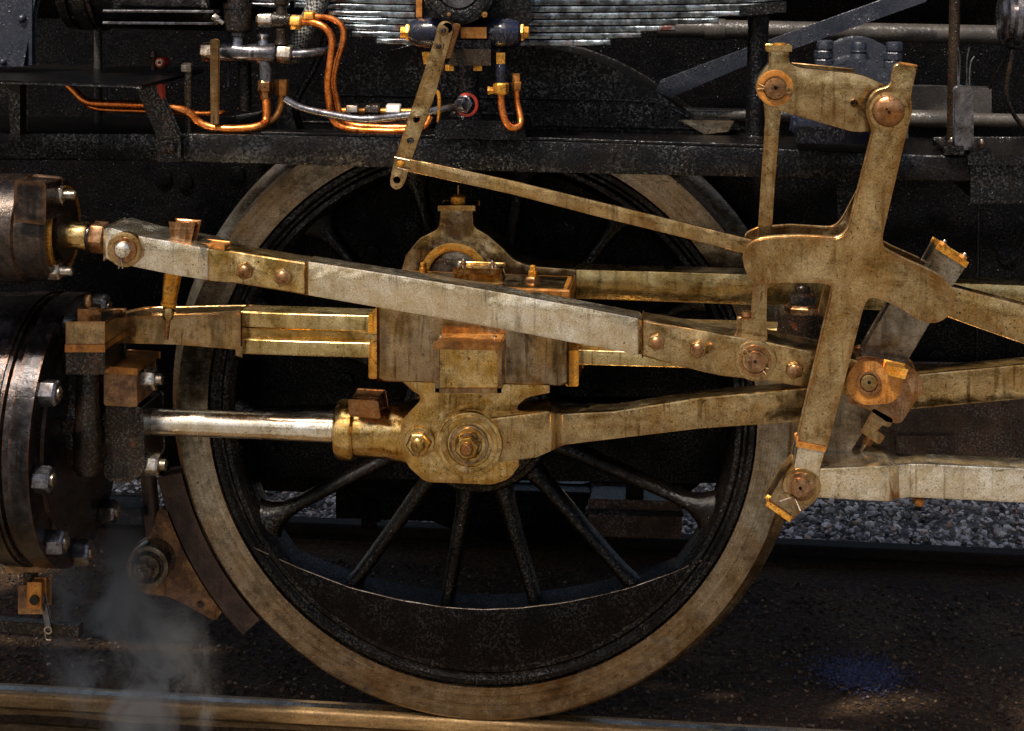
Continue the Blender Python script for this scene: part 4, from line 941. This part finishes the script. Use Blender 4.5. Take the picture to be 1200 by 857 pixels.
# ================================================================== pipes and bars above right
pp = thing('upper_pipe', 'grey horizontal pipe behind the diagonal bar', 'pipe')
lathe_px('pipe_run', 770, 33, 1260, 43, .06, [(0, 11), (1, 11)], 'pipegrey', pp, 24)
lathe_px('coupling', 826, 34.5, 850, 35, .06, [(0, 12.5), (1, 12.5)], 'pipegrey', pp, 24, 0.002)
lathe_px('coupling', 1172, 41, 1190, 41.6, .06, [(0, 13), (1, 13)], 'pipegrey', pp, 24, 0.002)
pq = thing('lower_pipe', 'grey horizontal pipe low behind the arm plate', 'pipe')
lathe_px('pipe_run', 800, 134, 1260, 143, .02, [(0, 8), (1, 8)], 'pipegrey', pq, 20)
lathe_px('sleeve', 1062, 138.8, 1110, 140, .02, [(0, 10), (1, 10)], 'pipegrey', pq, 20, 0.002)
tag(plate('cover_plate', [(1058, 103), (1160, 105), (1160, 134), (1058, 133)], .10, .16, 'pipegrey', None, 0.004), 'speckled grey cover plate above the low pipe', 'cover')
tag(plate('diagonal_bar', [(770, 107), (775, 96), (862, 63), (1063, -9), (1090, -9), (1084, 1), (930, 56), (868, 78), (786, 113)], -.05, -.02, 'slate', None, 0.003), 'slate grey diagonal flat bar rising behind the spring post', 'bar')
vp = thing('standing_pipe', 'thin black standing pipe beside the blue steel strap', 'pipe')
lathe_px('pipe_run', 1119.5, -20, 1115, 178, -.30, [(0, 6.5), (1, 6)], 'greasy', vp, 16)
lathe_px('base_collar', 1115.5, 160, 1115, 178, -.30, [(0, 8), (1, 9)], 'greasy', vp, 16, 0.001)
stp = thing('steel_strap', 'blue tinted upright steel strap with wire pins on the beam', 'strap')
plate('strap', [(1121, 103, 5), (1139, 103, 5), (1139, 174), (1121, 174)], -.43, -.40, 'conduit', stp, 0.004)
for pts in ([(1123, 107), (1122, 75), (1120, 66)], [(1133, 105), (1133, 72), (1136, 55)], [(1136, 106), (1137, 76), (1142, 66)], [(1123, 107), (1125, 70), (1122, 56)]):
    tube('wire', [(x, y, -.425) for x, y in pts], 1.0, 'conduit', stp, 6, 4)
gv = thing('gauge_valve', 'round dark valve body with a thin tube at the edge of the beam', 'valve')
lathe_px('body', 1170, 20, 1250, 22, -.30, [(0, 20), (.02, 26), (.07, 30), (.12, 28), (.13, 22), (.2, 22), (.22, 33), (.30, 33), (.32, 26), (1, 26)], 'conduit', gv, 36, sharp=25)
lathe_px('lower_nut', 1188, 44, 1188, 58, -.30, [(0, 10), (.8, 10), (1, 7)], 'greasy', gv, 6, 0.001, sharp=25)
tube('drain_tube', [(1187, 56, -.30), (1183, 80, -.30), (1179, 108, -.29), (1186, 130, -.28), (1196, 145, -.27), (1212, 158, -.26)], 2.6, 'greasy', gv, 10)
tube('stay_wire', [(1186, 58, -.29), (1170, 82, -.25), (1160, 104, -.2)], 1.4, 'greasy', gv, 8)

# ================================================================== fittings above left
tag(plate('cab_side_panel', [(-60, -20), (43, -20), (26, 76), (-60, 76)], -.36, -.33, 'slate', None, 0.004), 'blue grey slanted side panel with one rivet behind the shelf', 'panel')
pn = bpy.data.objects['cab_side_panel']
disc('rivet', 24, 22, -.372, .02, 5, 'slate', pn, dome=.008, segs=16)
disc('rivet', 2, 73, -.372, .02, 4, 'slate', pn, dome=.008, segs=16)
box('edge_strip', 34, -16, 37, 76, -.364, -.34, 'slate', pn, 0.001)
sh = thing('shelf', 'black sheet steel shelf with a clipped corner on brackets', 'shelf')
zs = P(100, 97, -.62).z
sp4 = [(-70, 92), (148, 98.5), (166, 99.5), (176, 97), (236, 82), (240, 78.5), (-70, 74)]
bm = bmesh.new()
tv = [bm.verts.new(PZ(x, y, zs)) for x, y in sp4]; bv = [bm.verts.new(v.co - Vector((0, 0, .008))) for v in tv]
bm.faces.new(tv); bm.faces.new(list(reversed(bv)))
for i in range(len(tv)): bm.faces.new((tv[i], tv[(i + 1) % len(tv)], bv[(i + 1) % len(tv)], bv[i]))
make('top_sheet', bm, 'black', sh, 0.0025)
plate('bracket', [(159, 99), (183, 100), (209, 160), (186, 162)], -.46, -.44, 'greasy', sh, 0.003)
plate('red_clip', [(184, 98), (190, 99), (190, 116), (185, 108)], -.47, -.45, 'red', sh, 0.001)
lathe_px('stay_rod', 221, 84, 221, 160, -.40, [(0, 5), (1, 5)], 'greasy', sh, 14)
lathe_px('stay_nut', 219, 84, 219, 74, -.40, [(0, 7), (.8, 7), (1, 5)], 'nut', sh, 6, 0.001, sharp=25)
lathe_px('post', 115, 30, 115, 150, -.16, [(0, 5), (1, 5)], 'pipegrey', sh, 14)
plate('rear_bracket', [(-30, 96), (22, 96), (22, 160), (14, 160), (10, 112), (-30, 112)], -.45, -.40, 'greasy', sh, 0.003)
dc = thing('red_tipped_cock', 'small cock with a red tip standing on the shelf', 'cock')
lathe_px('stem', 180, 60, 180, 82, -.26, [(0, 3), (.3, 5), (.5, 3), (1, 4)], 'greasy', dc, 14)
disc('red_tip', 187, 74, -.30, .05, 6, 'red', dc, 0.003, 20)
ring('steel_ring', 187, 74, -.306, .01, 2, 4, 'nut', dc, 0.001, 16)
air = thing('air_pump', 'black ribbed horizontal drum above the shelf', 'drum')
lathe_px('drum', 118, -34, 262, -31, -.28, [(0, 0), (0, 66), (.03, 69), (1, 69), (1, 0)], 'black', air, 64)
for r_, a_, b_ in ((72, .02, .05), (72, .93, .98)):
    lathe_px('rib', 118 + 144 * a_, -34, 118 + 144 * b_, -34, -.28, [(0, r_), (1, r_)], 'greasy', air, 64, 0.001)
lathe_px('flange', 84, -34, 120, -34, -.28, [(0, 64), (.05, 70), (.35, 71), (.38, 66), (.55, 66), (.58, 72), (.95, 72), (1, 70)], 'greasy', air, 64, sharp=25)
for yy in (13, 27):
    bar('rib_line', [(120, yy - 1.4, yy + 1.4, -.458 + abs(yy - 13) * .0016, -.40), (250, yy - .4, yy + 2.4, -.458 + abs(yy - 13) * .0016, -.40)], 'conduit', air, 0.001)
box('end_plate', 72, -60, 85, 20, -.36, -.2, 'slate', air, 0.003)

vb = thing('valve_manifold', 'dark pipe manifold with hexagon unions beside the copper pipes', 'manifold')
Ym = -.36
lathe_px('cup', 279, 38, 279, 4, Ym, [(0, 14), (.08, 17), (.8, 17), (.82, 18), (1, 18)], 'greasy', vb, 28)
lathe_px('cup_cap', 279, 5, 279, -20, Ym, [(0, 13), (1, 12)], 'greasy', vb, 24)
lathe_px('cup_neck', 279, 54, 279, 37, Ym, [(0, 9), (.4, 7), (.6, 7), (.7, 9), (1, 9)], 'conduit', vb, 20)
lathe_px('cross_body', 250, 61, 324, 63, Ym, [(0, 10), (.06, 12), (.5, 11.5), (.94, 12), (1, 10)], 'conduit', vb, 28)
lathe_px('left_union', 236, 61, 252, 61, Ym, [(0, 10), (.1, 12), (.9, 12), (1, 10)], 'nut', vb, 6, 0.001, rot=.2, sharp=25)
lathe_px('right_union', 325, 63, 343, 64, Ym, [(0, 10), (.1, 12), (.9, 12), (1, 10)], 'nut', vb, 6, 0.001, rot=.2, sharp=25)
tube('side_pipe', [(341, 64, Ym), (362, 63, Ym), (380, 60, Ym + .02), (400, 56, Ym + .08)], 6, 'conduit', vb, 14)
plate('strap', [(247, 47, 3), (255, 47, 3), (254, 145), (248, 145)], Ym - .062, Ym - .05, 'brown', vb, 0.002)
lathe_px('drop_pipe', 287, 70, 287, 130, Ym + .03, [(0, 8), (1, 8)], 'black', vb, 20)
tube('elbow', [(300, 66, Ym), (309, 72, Ym), (312, 82, Ym), (312, 96, Ym)], 8, 'conduit', vb, 16)
lathe_px('copper_union', 311, 94, 311, 117, Ym, [(0, 8), (.1, 9.5), (.55, 9.5), (.6, 7), (1, 6)], 'rustpin', vb, 6, 0.001, rot=.3, sharp=25)
lathe_px('brown_union', 330, 93, 330, 112, Ym + .04, [(0, 9), (1, 8)], 'rust', vb, 6, 0.001, rot=.1, sharp=25)
lathe_px('upper_hex', 301, 24, 320, 24, Ym, [(0, 7), (.15, 9), (.9, 9), (1, 8)], 'nut', vb, 6, 0.001, rot=.2, sharp=25)
lathe_px('upper_body', 319, 24, 340, 25, Ym, [(0, 7), (.1, 10), (.6, 10), (1, 8)], 'greasy', vb, 20)
lathe_px('upper_stem', 330, 20, 330, -10, Ym, [(0, 8), (.4, 6), (.5, 9), (1, 9)], 'greasy', vb, 18)
lathe_px('mid_stem', 330, 52, 330, 33, Ym, [(0, 9), (.4, 6), (1, 8)], 'greasy', vb, 18)
lathe_px('mid_stem', 309, 53, 309, 40, Ym, [(0, 8), (.5, 6), (.8, 8), (1, 7)], 'conduit', vb, 18)
lathe_px('side_cock', 262, 28, 250, 19, Ym - .02, [(0, 3), (.5, 3), (.52, 5), (1, 5)], 'nut', vb, 6, 0.001, sharp=25)
tube('small_pipe', [(267, 70, Ym + .02), (268, 90, Ym + .02), (268, 102, Ym + .02)], 2, 'blue', vb, 8)
for dy in (-2, 4): lathe_px('upper_pipe', 296, 2 + dy, 340, 3 + dy, Ym + .06, [(0, 4), (1, 4)], 'conduit', vb, 12)
for x0, y0, x1, y1, r_ in ((340, 26, 354, 26.5, 9), (356, 20, 370, 20.5, 8)):
    lathe_px('brass_union', x0, y0, x1, y1, Ym - .01, [(0, r_ - 2), (.12, r_), (.85, r_), (1, r_ - 2)], 'brass', vb, 6, 0.001, rot=.25, sharp=25)
tag(tube('braided_hose', [(378, -14, Ym + .06), (372, 5, Ym + .06), (360, 30, Ym + .05), (348, 55, Ym + .05), (342, 66, Ym + .06)], 12, 'braid', None, 20), 'grey braided hose curving behind the brass unions', 'hose')
tag(tube('rubber_hose', [(384, 20, Ym + .10), (380, 50, Ym + .10), (368, 80, Ym + .10), (352, 108, Ym + .10), (346, 126, Ym + .10), (352, 150, Ym + .12)], 4.5, 'black', None, 12), 'thin black hose hanging behind the steel conduit', 'hose')

tag(tube('copper_pipe', [(353, 26, Ym - .01), (368, 27, Ym - .02), (382, 34, Ym - .03), (389, 48, Ym - .03), (387, 72, Ym - .03), (384, 96, Ym - .03), (386, 122, Ym - .03), (390, 140, Ym - .03), (400, 149, Ym - .03), (425, 153, Ym - .03), (470, 154, Ym - .03), (496, 150, Ym - .02), (504, 138, Ym)], 4.4, 'copper', None, 14), 'copper pipe from the lower brass union bending down to the beam', 'pipe')
tag(tube('copper_pipe', [(369, 20, Ym - .01), (388, 22, Ym), (401, 32, Ym), (402, 48, Ym), (395, 72, Ym), (391, 95, Ym), (395, 120, Ym), (399, 136, Ym), (410, 146, Ym), (440, 149, Ym), (480, 149, Ym), (500, 142, Ym + .02)], 4.0, 'copper', None, 14), 'copper pipe from the upper brass union bending down behind its twin', 'pipe')
tag(tube('copper_pipe', [(74, 94, -.42), (86, 106, -.42), (98, 117, -.42), (115, 121.5, -.42), (165, 123, -.42), (205, 127, -.42), (222, 133, -.41), (232, 143, -.40), (252, 150, -.40), (280, 151, -.40), (304, 148, -.39), (312, 140, -.37), (312, 115, -.36)], 5.0, 'copper', None, 14), 'long copper pipe running under the shelf to the dark manifold', 'pipe')
tag(tube('copper_pipe', [(96, 116, -.36), (112, 127, -.36), (165, 130, -.36), (215, 133, -.36), (252, 133, -.34), (262, 132, -.32)], 3.4, 'copper', None, 12), 'thinner copper pipe lying just under the long copper pipe', 'pipe')
tag(tube('copper_pipe', [(330, 110, Ym + .04), (329, 124, Ym + .04), (324, 136, Ym + .03), (314, 144, Ym + .02), (296, 149, Ym)], 4.0, 'rust', None, 12), 'short brown copper pipe below the brown union', 'pipe')
tag(tube('conduit', [(334, 116, -.44), (352, 126, -.44), (385, 134, -.44), (425, 140, -.44), (470, 136, -.45), (515, 129, -.47), (547, 123, Yl - .05)], 4.6, 'conduit', None, 12), 'dark steel conduit sagging from the manifold to the red ringed union', 'conduit')
cf = thing('drain_fitting', 'row of pale hexagon fittings on the beam behind the conduit', 'fitting')
lathe_px('pipe_run', 395, 130, 482, 131, -.28, [(0, 4), (1, 4)], 'rust', cf, 12)
for x0, x1, r_, m_ in ((406, 421, 8, 'nut'), (428, 446, 8, 'greasy'), (453, 470, 8, 'white')):
    lathe_px('hex_fitting', x0, 129, x1, 129.3, -.28, [(0, r_ - 1), (.1, r_), (.9, r_), (1, r_ - 1)], m_, cf, 6, 0.001, rot=.25, sharp=25)
box('saddle', 392, 136, 480, 156, -.32, -.20, 'black', cf, 0.004)

# ================================================================== brake gear, drain cock, low left
bk = thing('brake_hanger', 'rusty brake block and bracket hugging the wheel on its left', 'brake')
c_, rw = o_w, .812
def wang(px, py): p = P(px, py, 0.0); return math.atan2(p.z - .8, p.x)
a1, a2 = wang(203, 560), wang(287, 740)
if a2 < 0: a2 += 2 * math.pi
if a1 < 0: a1 += 2 * math.pi
def arcp(r, a, b, n=24): return [Vector((r * math.cos(a + (b - a) * i / n), 0, .8 + r * math.sin(a + (b - a) * i / n))) for i in range(n + 1)]
make('brake_shoe', prism(arcp(rw, a1, a2) + list(reversed(arcp(rw + .052, a1, a2))), .012, .10), 'brake', bk, 0.005)
make('shoe_back', prism(arcp(rw + .050, a1, a2 - .06) + list(reversed(arcp(rw + .066, a1, a2 - .06))), .03, .085), 'brake', bk, 0.003)
plate('bracket', [(186, 596, 4), (200, 600, 4), (222, 655, 10), (262, 715, 4), (252, 728, 4), (200, 700, 10), (160, 694, 10), (146, 668, 10), (152, 645, 10), (176, 628, 8)], .03, .075, 'rustdark', bk, 0.005, holes=[(235, 708, 4.5)])
lathe('hanger_rod', P(182, 640, .055), P(168, 500, .055) - P(182, 640, .055), [(0, .022), (.40, .020)], 'brake', bk, 14)
disc('pin_boss', 173, 665, -.035, .08, 26, 'dull', bk, 0.006, 40)
ring('boss_ring', 172, 666, -.042, .012, 15, 20, 'greasy', bk, 0.003, 36)
hexnut(170, 667, -.035, 14, .035, bk, 'dull', end=.55, endmat='dull', rot=.2)
tag(box('foot_bracket', 110, 598, 164, 612, -.02, .12, 'slate', None, 0.004, 0.02), 'small bluish bracket bar between cylinder and brake block', 'bracket')
dk = thing('drain_cock', 'small rusty brass drain cock under the steam cylinder', 'drain cock')
box('body', 23, 688, 48, 718, -.42, -.36, 'rustdark', dk, 0.004)
box('side_plate', 33, 684, 47, 713, -.432, -.40, 'rust', dk, 0.003)
disc('plug', 39.5, 704, -.44, .02, 6, 'greasy', dk, 0.002, 18)
lathe_px('feed_pipe', 36, 640, 36, 692, -.39, [(0, 16), (.35, 16), (.4, 9), (1, 9)], 'greasy', dk, 18)
box('flange', 8, 664, 52, 670, -.44, -.34, 'rustdark', dk, 0.002)
plate('lever', [(46, 690), (50, 690), (60, 738), (54, 740)], -.41, -.40, 'conduit', dk, 0.001)
ring('pull_ring', 56, 739, -.415, .006, 3.2, 5.4, 'nut', dk, 0.001, 18)
tube('hook', [(53, 742, -.415), (54, 749, -.415), (60, 750, -.415)], 1.2, 'nut', dk, 6)
cbm = bar('drain_linkage', [(-60, 722, 737, -.405, -.38), (93, 734, 748, -.405, -.38)], 'greasy', None, 0.002)
tag(cbm, 'flat greasy linkage bar hanging under the drain cock', 'bar')

# ================================================================== steam
def steam(name, c, rx, ry, rz, shear, dens, label):
    """slanting plume: density fades to nothing at its own outline"""
    bm = bmesh.new(); bmesh.ops.create_icosphere(bm, subdivisions=4, radius=1.0)
    for v in bm.verts: v.co = c + Vector((v.co.x * rx + shear * v.co.z * rz, v.co.y * ry, v.co.z * rz))
    s = N(name + '_vapour'); s.n.remove(s.b)
    vol = s.n.new('ShaderNodeVolumePrincipled'); vol.inputs['Color'].default_value = (1.0, .97, .93, 1); vol.inputs['Anisotropy'].default_value = 0.2
    g = s.n.new('ShaderNodeNewGeometry'); sx = s.n.new('ShaderNodeSeparateXYZ'); s.link(g.outputs['Position'], sx.inputs[0])
    dx, dy, dz = (s.math('SUBTRACT', sx.outputs[k], c[k]) for k in range(3))
    dx = s.math('SUBTRACT', dx, s.math('MULTIPLY', dz, shear))
    q = [s.math('DIVIDE', d, r_) for d, r_ in ((dx, rx), (dy, ry), (dz, rz))]
    rr_ = s.math('SQRT', s.math('ADD', s.math('ADD', s.math('MULTIPLY', q[0], q[0]), s.math('MULTIPLY', q[1], q[1])), s.math('MULTIPLY', q[2], q[2])))
    fall = s.math('MAXIMUM', s.math('SUBTRACT', 1.0, rr_), 0.0)
    nz = s.noise(7.5, 6, 0.66, vec=s.mapping((1.0, 1.0, 0.8), (0, .35, 0)), dist=0.7)
    d = s.math('MULTIPLY', s.ramp(nz, [(0.47, 0.0), (0.66, 1.0)]), s.math('POWER', fall, 1.1))
    s.link(s.math('MULTIPLY', d, dens), vol.inputs['Density'])
    s.link(vol.outputs[0], s.n['Material Output'].inputs['Volume'])
    M[name] = s.m
    return tag(make(name, bm, name), label, 'steam', kind='stuff')
steam('steam', P(148, 745, -.20), .24, .14, .38, -.25, 24.0, 'wisp of white steam drifting down from the cylinder beside the brake block')

# ================================================================== place origins: every thing's empty sits at its base
def all_meshes(o):
    r = []
    for c in o.children:
        if c.name in BOX: r.append(BOX[c.name])
        r += all_meshes(c)
    return r
bpy.context.view_layer.update()
for o in [x for x in COL.objects if x.type == 'EMPTY']:
    bx = all_meshes(o)
    lo = Vector((min(b[0].x for b in bx), min(b[0].y for b in bx), min(b[0].z for b in bx)))
    hi = Vector((max(b[1].x for b in bx), max(b[1].y for b in bx), max(b[1].z for b in bx)))
    CEN[o.name] = Vector(((lo.x + hi.x) / 2, (lo.y + hi.y) / 2, lo.z))
for o in COL.objects:
    if o.name in CEN:
        o.location = CEN[o.name] - (CEN[o.parent.name] if o.parent else Vector((0, 0, 0)))
bpy.context.view_layer.update()
